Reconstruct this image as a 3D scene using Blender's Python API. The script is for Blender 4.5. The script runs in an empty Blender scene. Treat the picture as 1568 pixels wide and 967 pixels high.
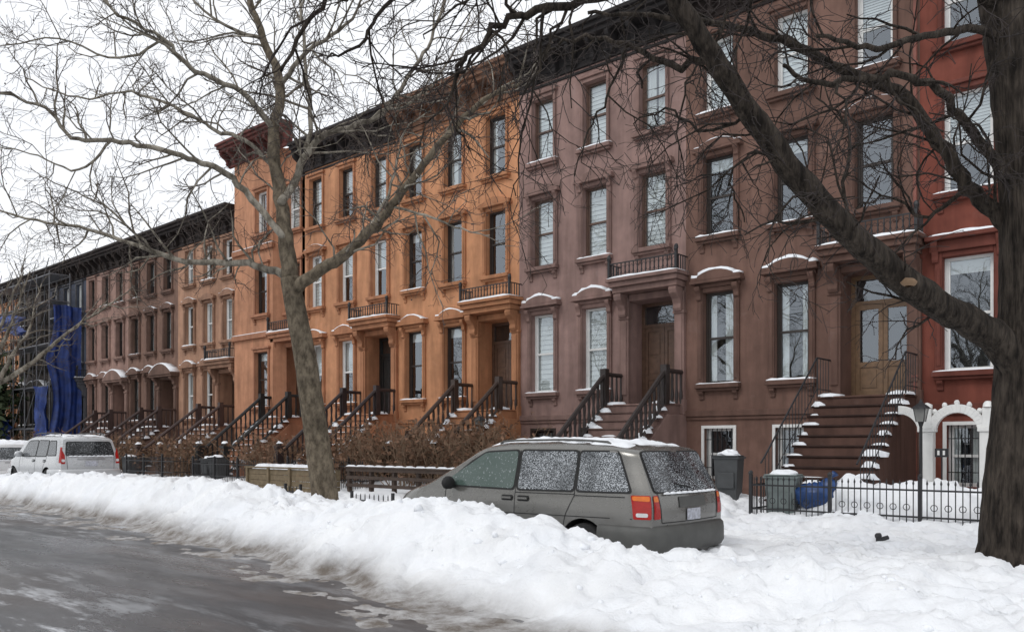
import bpy, bmesh, math, random
import numpy as np
from mathutils import Vector
R=math.radians
scene=bpy.context.scene
TH=math.atan(1460/1300.0); ST,CT=math.sin(TH),math.cos(TH)
YF=20.3
CAMZ=1.7
def sv(px,py,Z):
    X=(px-784)/1300.0*Z
    return Vector((ST*X-CT*Z, CT*X+ST*Z, CAMZ-(py-680)/1300.0*Z))
# ---------------------------------------------------------------- materials
def newmat(name):
    m=bpy.data.materials.new(name); m.use_nodes=True
    nt=m.node_tree; b=nt.nodes['Principled BSDF']
    return m,nt,b
def N(nt,t,**k):
    n=nt.nodes.new(t)
    for a,v in k.items(): setattr(n,a,v)
    return n
def mixc(nt,fac,a,b,blend='MIX'):
    n=N(nt,'ShaderNodeMix',data_type='RGBA',blend_type=blend)
    for s,v in ((0,fac),(6,a),(7,b)):
        if hasattr(v,'is_output') or isinstance(v,bpy.types.NodeSocket): nt.links.new(v,n.inputs[s])
        else: n.inputs[s].default_value=v
    return n.outputs[2]
def coords(nt,scale=(1,1,1)):
    tc=N(nt,'ShaderNodeTexCoord'); mp=N(nt,'ShaderNodeMapping'); mp.inputs['Scale'].default_value=scale
    nt.links.new(tc.outputs['Object'],mp.inputs['Vector']); return mp.outputs['Vector']
def noisef(nt,scale,detail=4,vs=(1,1,1),rough=.55):
    n=N(nt,'ShaderNodeTexNoise'); n.inputs['Scale'].default_value=scale; n.inputs['Detail'].default_value=detail
    n.inputs['Roughness'].default_value=rough
    nt.links.new(coords(nt,vs),n.inputs['Vector']); return n.outputs['Fac']
def ramp(nt,f,stops):
    r=N(nt,'ShaderNodeValToRGB'); nt.links.new(f,r.inputs['Fac'])
    el=r.color_ramp.elements
    while len(el)<len(stops): el.new(.5)
    for e,(p,c) in zip(el,stops):
        e.position=p; e.color=(c,c,c,1) if not isinstance(c,tuple) else (*c,1)
    return r.outputs['Color']
def bump(nt,b,f,strength,dist=.02):
    n=N(nt,'ShaderNodeBump'); n.inputs['Strength'].default_value=strength; n.inputs['Distance'].default_value=dist
    nt.links.new(f,n.inputs['Height']); nt.links.new(n.outputs['Normal'],b.inputs['Normal'])
def basic(name,c,rough=.7,var=.25,scale=6,metal=0,bmp=.2,streak=0,spec=.5):
    m,nt,b=newmat(name)
    d=tuple(x*(1-var) for x in c); l=tuple(min(1,x*(1+var)) for x in c)
    col=ramp(nt,noisef(nt,scale,5),[(.3,d),(.7,l)])
    if streak:
        s=ramp(nt,noisef(nt,2.2,5,(1.6,1.6,.22)),[(.36,1-streak),(.60,1.0)])
        col=mixc(nt,1.0,col,s,'MULTIPLY')
        s2=ramp(nt,noisef(nt,.45,3),[(.35,.86),(.65,1.08)])
        col=mixc(nt,1.0,col,s2,'MULTIPLY')
        s3=ramp(nt,noisef(nt,1.3,6,rough=.7),[(.60,0.0),(.68,.30)])
        col=mixc(nt,s3,col,(c[0]*.9+.04,c[1]*.95+.04,c[2]+.04,1))
    nt.links.new(col,b.inputs['Base Color'])
    b.inputs['Roughness'].default_value=rough; b.inputs['Metallic'].default_value=metal
    b.inputs['Specular IOR Level'].default_value=spec
    if bmp: bump(nt,b,noisef(nt,scale*5,4),bmp,.01)
    return m
def stone(name,c): return basic(name,c,.85,.12,3.0,bmp=.25,streak=.24,spec=.25)
M={}
M['iron']=basic('iron_black',(.018,.018,.02),.5,.2,10,bmp=0)
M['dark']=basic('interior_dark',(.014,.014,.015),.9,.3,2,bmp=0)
M['white']=basic('paint_white',(.72,.72,.70),.5,.06,5,bmp=.05)
M['fdark']=basic('sash_dark',(.03,.022,.018),.5,.2,5,bmp=.05)
M['fbrown']=basic('sash_brown',(.11,.065,.048),.5,.2,5,bmp=.05)
M['curtain']=basic('curtain_white',(.66,.67,.66),.9,.10,2.2,bmp=.1)
M['wood']=basic('door_wood_dark',(.10,.055,.035),.45,.25,8,bmp=.1)
M['woodl']=basic('door_wood_light',(.19,.112,.06),.45,.2,8,bmp=.1)
M['blackdoor']=basic('door_black',(.015,.016,.016),.4,.2,8,bmp=0)
M['plank']=basic('weathered_planks',(.16,.12,.07),.8,.3,7,bmp=.4)
M['plankd']=basic('dark_planks',(.06,.04,.03),.8,.3,7,bmp=.4)
M['tarp']=basic('blue_tarp',(.008,.030,.155),.55,.5,2.5,bmp=.6)
M['pole']=basic('steel_pole',(.14,.14,.15),.5,.2,5,metal=.3)
M['bing']=basic('bin_green_grey',(.17,.20,.195),.5,.2,4)
M['bind']=basic('bin_dark',(.05,.053,.055),.5,.2,4)
M['twig']=basic('bush_twigs',(.21,.14,.09),.9,.35,3,bmp=0)
M['leafdry']=basic('dry_leaves',(.18,.10,.06),.9,.3,9,bmp=0)
M['rubber']=basic('rubber_black',(.012,.012,.012),.75,.2,8,bmp=.1)
M['rim']=basic('wheel_alloy',(.35,.35,.36),.35,.15,5,metal=.7,bmp=0)
M['lampred']=basic('lamp_red',(.36,.010,.007),.15,.1,20,bmp=0)
M['lamporange']=basic('lamp_orange',(.68,.16,.015),.15,.1,20,bmp=0)
M['lampwhite']=basic('lamp_clear',(.6,.6,.6),.15,.1,20,bmp=0)
M['trimgrey']=basic('bumper_plastic',(.075,.075,.07),.55,.2,4,bmp=.1)
M['plate']=basic('licence_plate',(.42,.43,.48),.4,.35,22,bmp=0)
M['foliage']=basic('evergreen_foliage',(.05,.07,.03),.8,.4,6,bmp=0)
def glassmat():
    m=bpy.data.materials.new('window_glass'); m.use_nodes=True; nt=m.node_tree; nt.nodes.clear()
    o=N(nt,'ShaderNodeOutputMaterial'); mx=N(nt,'ShaderNodeMixShader'); tr=N(nt,'ShaderNodeBsdfTransparent'); gl=N(nt,'ShaderNodeBsdfGlossy')
    tr.inputs['Color'].default_value=(.88,.92,.92,1)
    gl.inputs['Roughness'].default_value=.015; gl.inputs['Color'].default_value=(.86,.93,1,1)
    lw=N(nt,'ShaderNodeLayerWeight'); lw.inputs['Blend'].default_value=.5
    pw=N(nt,'ShaderNodeMath',operation='POWER'); nt.links.new(lw.outputs['Facing'],pw.inputs[0]); pw.inputs[1].default_value=3
    ma=N(nt,'ShaderNodeMath',operation='MULTIPLY_ADD'); nt.links.new(pw.outputs[0],ma.inputs[0]); ma.inputs[1].default_value=.7; ma.inputs[2].default_value=.20
    bp=N(nt,'ShaderNodeBump'); bp.inputs['Strength'].default_value=.14; bp.inputs['Distance'].default_value=.02
    nt.links.new(noisef(nt,1.6,1),bp.inputs['Height']); nt.links.new(bp.outputs['Normal'],gl.inputs['Normal'])
    nt.links.new(ma.outputs[0],mx.inputs[0]); nt.links.new(tr.outputs[0],mx.inputs[1]); nt.links.new(gl.outputs[0],mx.inputs[2])
    nt.links.new(mx.outputs[0],o.inputs[0]); return m
M['glass']=glassmat()
def frost(name,base,lo,hi,sc,lo2=.2,hi2=.5,snow=(.55,.58,.61)):
    m,nt,b=newmat(name)
    f=ramp(nt,noisef(nt,sc,2,rough=.6),[(lo,0.0),(hi,1.0)])
    f2=ramp(nt,noisef(nt,3.0,3),[(lo2,.4),(hi2,1.0)])
    f=mixc(nt,1.0,f,f2,'MULTIPLY')
    nt.links.new(mixc(nt,f,(*base,1),(*snow,1)),b.inputs['Base Color'])
    nt.links.new(ramp(nt,f,[(0,.08),(1,.8)]),b.inputs['Roughness'])
    return m
M['frost']=frost('car_glass_snow_speckled',(.028,.032,.035),.485,.60,80,.35,.60)
M['frostr']=frost('car_glass_snow_covered',(.012,.014,.016),.50,.62,62,.44,.60)
M['cglass']=frost('car_glass_misted',(.07,.10,.088),.6,.9,30)
def paint(name,c,metal=.55):
    m,nt,b=newmat(name)
    z=N(nt,'ShaderNodeSeparateXYZ'); tc=N(nt,'ShaderNodeTexCoord'); nt.links.new(tc.outputs['Object'],z.inputs[0])
    mr=N(nt,'ShaderNodeMapRange'); mr.inputs[1].default_value=.3; mr.inputs[2].default_value=.95; mr.inputs[3].default_value=1; mr.inputs[4].default_value=.12
    nt.links.new(z.outputs[2],mr.inputs[0])
    nf=ramp(nt,noisef(nt,5,6,(1,1,2)),[(.35,.1),(.7,.9)])
    f=mixc(nt,1.0,mr.outputs[0],nf,'MULTIPLY')
    salt=tuple(min(.5,x*.6+.16) for x in c)
    nt.links.new(mixc(nt,f,(*c,1),(*salt,1)),b.inputs['Base Color'])
    b.inputs['Metallic'].default_value=metal
    nt.links.new(ramp(nt,f,[(0,.24),(.7,.65)]),b.inputs['Roughness'])
    b.inputs['Coat Weight'].default_value=.6; b.inputs['Coat Roughness'].default_value=.08
    return m
def snowmat(name,fine=True):
    m,nt,b=newmat(name)
    at=N(nt,'ShaderNodeAttribute'); at.attribute_name='dirt'
    d=mixc(nt,1.0,at.outputs['Color'],ramp(nt,noisef(nt,3.0,6,rough=.7),[(.3,.5),(.62,1.0)]),'MULTIPLY')
    c0=ramp(nt,noisef(nt,1.2,4),[(.3,(.82,.84,.87)),(.7,(.88,.89,.90))])
    nt.links.new(mixc(nt,d,c0,(.15,.128,.108,1)),b.inputs['Base Color'])
    b.inputs['Roughness'].default_value=.75; b.inputs['Specular IOR Level'].default_value=.25
    bump(nt,b,noisef(nt,16,6,rough=.68),.7,.035)
    return m
M['snow']=snowmat('snow_surface')
M['snowc']=basic('snow_clean',(.84,.86,.89),.75,.03,4,bmp=.4,spec=.25)
# ---------------------------------------------------------------- mesh builder
def sweep_smooth(pts,n):
    P=[Vector(p) for p in pts]; out=[]
    for i in range(len(P)-1):
        a=P[max(i-1,0)];b=P[i];c=P[i+1];d=P[min(i+2,len(P)-1)]
        for k in range(n):
            t=k/n
            out.append(.5*((2*b)+(c-a)*t+(2*a-5*b+4*c-d)*t*t+(3*b-a-3*c+d)*t*t*t))
    out.append(P[-1]); return out
class MB:
    def __init__(s): s.v=[];s.f=[];s.m=[]
    def face(s,idx,m=0): s.f.append(idx); s.m.append(m)
    def quad(s,a,b,c,d,m=0):
        n=len(s.v); s.v+= [a,b,c,d]; s.face((n,n+1,n+2,n+3),m)
    def box(s,x0,x1,y0,y1,z0,z1,m=0):
        n=len(s.v)
        s.v+=[(x0,y0,z0),(x1,y0,z0),(x1,y1,z0),(x0,y1,z0),(x0,y0,z1),(x1,y0,z1),(x1,y1,z1),(x0,y1,z1)]
        for q in ((0,3,2,1),(4,5,6,7),(0,1,5,4),(1,2,6,5),(2,3,7,6),(3,0,4,7)): s.face(tuple(n+i for i in q),m)
    def ext(s,prof,a,b,axis,m=0):
        def P(p,t):
            return (t,p[0],p[1]) if axis=='x' else ((p[0],t,p[1]) if axis=='y' else (p[0],p[1],t))
        n=len(s.v);k=len(prof)
        s.v+=[P(p,a) for p in prof]+[P(p,b) for p in prof]
        s.face(tuple(range(n,n+k)),m); s.face(tuple(range(n+2*k-1,n+k-1,-1)),m)
        for i in range(k):
            j=(i+1)%k; s.face((n+i,n+k+i,n+k+j,n+j),m)
    def tube(s,pts,rad,n=6,m=0,cap=True,jit=0,rng=None):
        k=len(pts); base=len(s.v); prev=None
        for i in range(k):
            p=pts[i]; t=(pts[min(i+1,k-1)]-pts[max(i-1,0)])
            if t.length<1e-9: t=Vector((0,0,1))
            t=t.normalized()
            if prev is None:
                ref=Vector((0,0,1)) if abs(t.z)<.9 else Vector((1,0,0))
                u=t.cross(ref).normalized()
            else:
                u=(prev-t*prev.dot(t))
                u=u.normalized() if u.length>1e-6 else t.orthogonal().normalized()
            prev=u; w=t.cross(u); r=rad[i] if hasattr(rad,'__len__') else rad
            for j in range(n):
                a=2*math.pi*j/n; rr=r*(1+(rng.uniform(-jit,jit) if jit else 0))
                q=p+u*(math.cos(a)*rr)+w*(math.sin(a)*rr); s.v.append((q.x,q.y,q.z))
        for i in range(k-1):
            for j in range(n):
                a=base+i*n+j; b=base+i*n+(j+1)%n
                s.face((a,b,b+n,a+n),m)
        if cap and n>2:
            s.face(tuple(base+j for j in reversed(range(n))),m); s.face(tuple(base+(k-1)*n+j for j in range(n)),m)
    def lump(s,x,y,z,rx,ry,rz,m=0,rng=random,nu=8,nv=3,full=False,var=.16):
        base=len(s.v); ph=rng.uniform(0,6); s.v.append((x,y,z+rz))
        rings=nv if not full else nv*2-1
        for i in range(1,rings+1):
            e=math.pi/2-i*(math.pi/2)/nv
            for j in range(nu):
                a=2*math.pi*j/nu+ph; k=1+rng.uniform(-var,var)
                s.v.append((x+rx*math.cos(a)*math.cos(e)*k,y+ry*math.sin(a)*math.cos(e)*k,z+rz*math.sin(e)*k))
        for j in range(nu): s.face((base,base+1+j,base+1+(j+1)%nu),m)
        for i in range(rings-1):
            for j in range(nu):
                a=base+1+i*nu+j;b=base+1+i*nu+(j+1)%nu
                s.face((a,a+nu,b+nu,b),m)
    def build(s,name,mats,parent=None,smooth=False,bevel=0,recalc=True):
        me=bpy.data.meshes.new(name); me.from_pydata([tuple(v) for v in s.v],[],s.f); 
        for mm in mats: me.materials.append(mm)
        me.polygons.foreach_set('material_index',s.m)
        if recalc and len(s.f)<60000:
            bm=bmesh.new(); bm.from_mesh(me); bmesh.ops.recalc_face_normals(bm,faces=bm.faces); bm.to_mesh(me); bm.free()
        if smooth: me.polygons.foreach_set('use_smooth',[True]*len(me.polygons))
        me.update()
        o=bpy.data.objects.new(name,me); scene.collection.objects.link(o)
        if parent: o.parent=parent
        if bevel:
            b=o.modifiers.new('bevel','BEVEL'); b.width=bevel; b.segments=1; b.limit_method='ANGLE'
        return o
def empty(name,loc=(0,0,0)):
    e=bpy.data.objects.new(name,None); e.location=loc; scene.collection.objects.link(e); return e
# ---------------------------------------------------------------- house pieces
def wall(mb,x0,x1,z0,z1,y,ops,depth,m=0):
    xs=sorted(set([x0,x1]+[o[0] for o in ops]+[o[1] for o in ops])); zs=sorted(set([z0,z1]+[o[2] for o in ops]+[o[3] for o in ops]))
    for i in range(len(xs)-1):
        for j in range(len(zs)-1):
            cx=(xs[i]+xs[i+1])/2; cz=(zs[j]+zs[j+1])/2
            if any(o[0]<cx<o[1] and o[2]<cz<o[3] for o in ops): continue
            mb.quad((xs[i],y,zs[j]),(xs[i+1],y,zs[j]),(xs[i+1],y,zs[j+1]),(xs[i],y,zs[j+1]),m)
    for o in ops:
        d=o[4] if len(o)>4 else depth; a,b,c,e=o[:4]
        mb.quad((a,y,c),(a,y+d,c),(a,y+d,e),(a,y,e),m); mb.quad((b,y,c),(b,y+d,c),(b,y+d,e),(b,y,e),m)
        mb.quad((a,y,c),(b,y,c),(b,y+d,c),(a,y+d,c),m); mb.quad((a,y,e),(b,y,e),(b,y+d,e),(a,y+d,e),m)
def arched(mb,xc,z,hw,h0,rise,y0,y1,m=0,n=10,z_off=0,shoulder=0):
    def top(u):
        if shoulder and abs(u)>.72: return h0
        q=u/.72 if shoulder else u
        return h0+rise*(1-q*q)+(.04 if shoulder else 0)
    pr=[(xc-hw,z+z_off),(xc+hw,z+z_off)]
    us=[1-2*i/n for i in range(n+1)]
    if shoulder: us=[1,.73,.72,.5,.25,0,-.25,-.5,-.72,-.73,-1]
    pr+=[(xc+hw*u,z+top(u)) for u in us]
    mb.ext(pr,y0,y1,'y',m)
def snow_on_arch(mb,xc,z,hw,h0,rise,y0,y1,shoulder,rng,sc=1):
    us=[1,.86,.73,.72,.5,.25,0,-.25,-.5,-.72,-.73,-.86,-1]
    def top(u):
        if shoulder and abs(u)>.72: return h0
        q=u/.72 if shoulder else u
        return h0+rise*(1-q*q)+(.04 if shoulder else 0)
    n=len(mb.v)
    T=[rng.uniform(.03,.075)*sc for u in us]
    for u,t in zip(us,T):
        x=xc+hw*u*.985; zz=z+top(u)
        mb.v+=[(x,y0+.01,zz+.002),(x,y0+.03,zz+t),(x,y1,zz+t*.9),(x,y1,zz+.002)]
    for i in range(len(us)-1):
        a=n+4*i
        for k in range(3): mb.face((a+k,a+k+1,a+k+5,a+k+4),0)
    mb.face((n,n+1,n+2,n+3),0); a=n+4*(len(us)-1); mb.face((a,a+1,a+2,a+3),0)
def ridge(mb,x0,x1,y0,y1,z,h,rng,n=9):
    b=len(mb.v)
    for i in range(n+1):
        x=x0+(x1-x0)*i/n; k=h*rng.uniform(.5,1.2)*(0.35 if i in(0,n) else 1); f=rng.uniform(0,.03)
        mb.v+=[(x,y0+f,z),(x,y0+f+.01,z+k*.8),(x,(y0+y1)/2,z+k),(x,y1,z+k*.9)]
    for i in range(n):
        a=b+4*i
        for q in range(3): mb.face((a+q,a+q+1,a+q+5,a+q+4),0)
    mb.face((b,b+1,b+2,b+3),0); mb.face((b+4*n,b+4*n+1,b+4*n+2,b+4*n+3),0)
def bracket(mb,xc,w,yb,proj,z0,z1,m=0):
    h=z1-z0
    pr=[(yb+.02,z0),(yb-proj*.25,z0),(yb-proj*.38,z0+h*.12),(yb-proj*.33,z0+h*.3),(yb-proj*.5,z0+h*.5),(yb-proj*.9,z0+h*.72),(yb-proj,z0+h*.88),(yb-proj*.95,z1),(yb+.02,z1)]
    mb.ext(pr,xc-w/2,xc+w/2,'x',m)
def window(G,xc,hw,za,zb,y,fm,rng,cur=None,pane=False):
    F=G['frame'];d=y+.13
    t=.065
    F.box(xc-hw,xc-hw+t,d,d+.09,za,zb,fm);F.box(xc+hw-t,xc+hw,d,d+.09,za,zb,fm)
    F.box(xc-hw+t,xc+hw-t,d,d+.09,zb-t,zb,fm);F.box(xc-hw+t,xc+hw-t,d,d+.09,za,za+.08,fm)
    zm=(za+zb)/2
    F.box(xc-hw+t,xc+hw-t,d+.02,d+.08,zm-.03,zm+.03,fm)
    for s in (-1,1):
        xx=xc+s*(hw-t-.02); F.box(xx-.02,xx+.02,d+.03,d+.075,za+.08,zb-t,fm)
    G['glass'].quad((xc-hw+t,d+.055,zm),(xc+hw-t,d+.055,zm),(xc+hw-t,d+.055,zb-t),(xc-hw+t,d+.055,zb-t))
    G['glass'].quad((xc-hw+t,d+.062,za+.08),(xc+hw-t,d+.062,za+.08),(xc+hw-t,d+.062,zm),(xc-hw+t,d+.062,zm))
    if cur is None: cur=rng.random()
    C=G['cur']
    if cur<.35:
        f=rng.choice([.25,.45,.5,.7,1.0]) if cur>.12 else 1.0
        if .12<cur<.22: f=.52
        zz=zb-(zb-za)*f; n=16
        for i in range(n):
            a=zz+(zb-zz)*i/n; b=zz+(zb-zz)*(i+1)/n
            C.quad((xc-hw,d+.10,a),(xc+hw,d+.10,a),(xc+hw,d+.125,b),(xc-hw,d+.125,b))
    elif cur<.65:
        n=10
        for s in (-1,1):
            wd=hw*rng.uniform(.35,.95)
            for i in range(n):
                a=xc+s*(hw-wd*i/n); b=xc+s*(hw-wd*(i+1)/n)
                C.quad((a,d+.11+.03*(i%2),za),(b,d+.11+.03*((i+1)%2),za),(b,d+.11+.03*((i+1)%2),zb),(a,d+.11+.03*(i%2),zb))
    elif cur<.8:
        C.quad((xc-hw,d+.11,zb-.35),(xc+hw,d+.11,zb-.35),(xc+hw,d+.11,zb),(xc-hw,d+.11,zb))
def surround(G,xc,hw,za,zb,y,kind,rng,snow=True,cor=True,upsnow=.3):
    T=G['trim'];e=.003
    yb=y+.02
    sw=.16 if kind!='plain' else .10
    for s in (-1,1):
        a=xc+s*(hw+e); b=xc+s*(hw+sw); T.box(min(a,b),max(a,b),y-.07,yb,za+.002,zb+.12,0)
        if kind!='plain':
            a2=xc+s*(hw+.03); b2=xc+s*(hw+.12); T.box(min(a2,b2),max(a2,b2),y-.095,y-.068,za+.12,zb-.25,0)
    T.box(xc-hw-e,xc+hw+e,y-.072,yb,zb+e,zb+.121,0)
    T.box(xc-hw-.2,xc+hw+.2,y-.19,yb,za-.12,za-.002,0)
    T.box(xc-hw-.16,xc+hw+.16,y-.13,yb,za-.19,za-.122,0)
    if cor:
        for s in (-1,1): bracket(T,xc+s*(hw+.05),.13,y,.12,za-.42,za-.191)
    if snow: ridge(G['snow'],xc-hw-.17,xc+hw+.18,y-.18,y+.1,za,rng.uniform(.03,.065),rng)
    if kind=='hood':
        for s in (-1,1): bracket(T,xc+s*(hw+.1),.15,y-.07,.16,zb-.2,zb+.16)
        T.box(xc-hw-.2,xc+hw+.2,y-.12,yb,zb+.123,zb+.22,0)
        T.box(xc-hw-.3,xc+hw+.3,y-.27,yb,zb+.222,zb+.30,0)
        arched(T,xc,zb+.302,hw+.27,.09,.13,y-.24,yb,0,shoulder=1)
        snow_on_arch(G['snow'],xc,zb+.302,hw+.27,.09,.13,y-.24,y,1,rng,1.3 if upsnow>.2 else .8)
    elif kind=='small':
        for s in (-1,1): bracket(T,xc+s*(hw+.1),.13,y-.07,.12,zb-.12,zb+.14)
        T.box(xc-hw-.27,xc+hw+.27,y-.2,yb,zb+.123,zb+.2,0)
        arched(T,xc,zb+.202,hw+.24,.07,.11,y-.17,yb,0,shoulder=1)
        if rng.random()<upsnow: snow_on_arch(G['snow'],xc,zb+.202,hw+.24,.07,.11,y-.17,y,1,rng,.4)
    elif kind=='plain':
        T.box(xc-hw-.17,xc+hw+.17,y-.13,yb,zb+.124,zb+.22,0)
    elif kind=='flat':
        T.box(xc-hw-.25,xc+hw+.25,y-.14,yb,zb+.124,zb+.36,0)
        T.box(xc-hw-.32,xc+hw+.32,y-.27,yb,zb+.362,zb+.46,0)
        for s in (-1,1): bracket(T,xc+s*(hw+.14),.14,y-.07,.16,zb-.1,zb+.36)
        ridge(G['snow'],xc-hw-.3,xc+hw+.3,y-.25,y,zb+.462,.08,rng)
def ironrail(mb,x0,x1,y,z0,z1,step=.12,m=0,r=.012,returns=0,yb=None):
    n=max(2,int((x1-x0)/step))
    mb.box(x0,x1,y-.015,y+.015,z1-.03,z1,m); mb.box(x0,x1,y-.012,y+.012,z0+.05,z0+.075,m)
    for i in range(n+1):
        x=x0+(x1-x0)*i/n; mb.box(x-r,x+r,y-r,y+r,z0,z1-.02,m)
        if i<n:
            xc=x+(x1-x0)/n/2; a=(x1-x0)/n/2-.005
            pts=[Vector((xc+a*math.sin(t),y,z0+.22+.12*math.cos(t))) for t in np.linspace(0,6.28,9)]; mb.tube(pts,.007,3,m)
    if yb is not None:
        for x in (x0,x1): mb.box(x-.012,x+.012,y+.016,yb,z1-.03,z1,m)
        for i in range(1,5):
            yy=y+(yb-y)*i/5
            for x in (x0,x1): mb.box(x-r,x+r,yy-r,yy+r,z0,z1-.03,m)
def doorway(G,xc,y,cfg,rng,zt=2.8,ztop=5.75,hw=.74,dep=.7,hood='slab'):
    T=G['trim'];D=G['door'];yb=y+.02;e=.003
    yd=y+dep-.12
    D.box(xc-hw,xc-hw+.1,yd,yd+.1,zt,ztop,0);D.box(xc+hw-.1,xc+hw,yd,yd+.1,zt,ztop,0);D.box(xc-hw+.1,xc+hw-.1,yd,yd+.1,ztop-.1,ztop,0)
    zl=zt+2.25
    D.box(xc-hw+.1,xc+hw-.1,yd,yd+.1,zl,zl+.09,0)
    G['glass'].quad((xc-hw+.1,yd+.05,zl+.09),(xc+hw-.1,yd+.05,zl+.09),(xc+hw-.1,yd+.05,ztop-.1),(xc-hw+.1,yd+.05,ztop-.1))
    gl=cfg.get('doorglass',.0)
    for s in (-1,1):
        a=xc+s*.006; b=xc+s*(hw-.1); x0,x1=min(a,b),max(a,b)
        st=.1
        D.box(x0,x0+st,yd+.02,yd+.07,zt+.02,zl,0);D.box(x1-st,x1,yd+.02,yd+.07,zt+.02,zl,0)
        zs=[zt+.02,zt+.2,zt+.75,zt+.88,zl-.12,zl]
        for q in (0,2,4): D.box(x0+st,x1-st,yd+.022,yd+.068,zs[q],zs[q+1],0)
        D.box(x0+st,x1-st,yd+.045,yd+.06,zs[1],zs[2],0); D.box(x0+st+.05,x1-st-.05,yd+.03,yd+.046,zs[1]+.06,zs[2]-.06,0)
        if gl: G['glass'].quad((x0+st,yd+.05,zs[3]),(x1-st,yd+.05,zs[3]),(x1-st,yd+.05,zs[4]),(x0+st,yd+.05,zs[4]))
        else:
            D.box(x0+st,x1-st,yd+.045,yd+.06,zs[3],zs[4],0); D.box(x0+st+.05,x1-st-.05,yd+.03,yd+.046,zs[3]+.06,zs[3]+.5,0); D.box(x0+st+.05,x1-st-.05,yd+.03,yd+.046,zs[3]+.6,zs[4]-.06,0)
    for s in (-1,1):
        a=xc+s*(hw+e); b=xc+s*(hw+.30); x0,x1=min(a,b),max(a,b)
        T.box(x0,x1,y-.12,yb,zt-.3,ztop+.1,0)
        T.box(x0+.05,x1-.05,y-.15,y-.119,zt+.3,ztop-.55,0)
        T.box(x0-.03,x1+.03,y-.17,yb-.003,zt-.302,zt+.12,0)
        T.box(x0-.03,x1+.03,y-.16,yb-.003,ztop-.5,ztop-.42,0)
        if hood=='slab': bracket(T,(x0+x1)/2,.24,y-.11,.38,ztop-.45,ztop+.2)
        else: bracket(T,(x0+x1)/2,.24,y-.11,.3,ztop-.3,ztop+.1)
    T.box(xc-hw-e,xc+hw+e,y-.10,yb,ztop+e,ztop+.19,0)
    if hood=='slab':
        T.box(xc-hw-.30,xc+hw+.30,y-.50,yb,ztop+.202,ztop+.36,0)
        T.box(xc-hw-.36,xc+hw+.36,y-.60,yb,ztop+.362,ztop+.50,0)
        T.box(xc-hw-.42,xc+hw+.42,y-.68,yb,ztop+.502,ztop+.60,0)
        ridge(G['snow'],xc-hw-.40,xc+hw+.40,y-.66,y,ztop+.602,.07,rng)
        ironrail(G['iron'],xc-hw-.34,xc+hw+.34,y-.58,ztop+.60,ztop+1.03,.13,yb=y)
        for s in (-1,1):
            G['iron'].box(xc+s*(hw+.34)-.035,xc+s*(hw+.34)+.035,y-.615,y-.545,ztop+.60,ztop+1.12)
            G['iron'].lump(xc+s*(hw+.34),y-.58,ztop+1.18,.065,.065,.1,full=True)
    else:
        T.box(xc-hw-.4,xc+hw+.4,y-.45,yb,ztop+.102,ztop+.2,0)
        arched(T,xc,ztop+.202,hw+.42,.1,.45,y-.5,yb,0)
        snow_on_arch(G['snow'],xc,ztop+.202,hw+.42,.1,.45,y-.5,y,0,rng)
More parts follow.
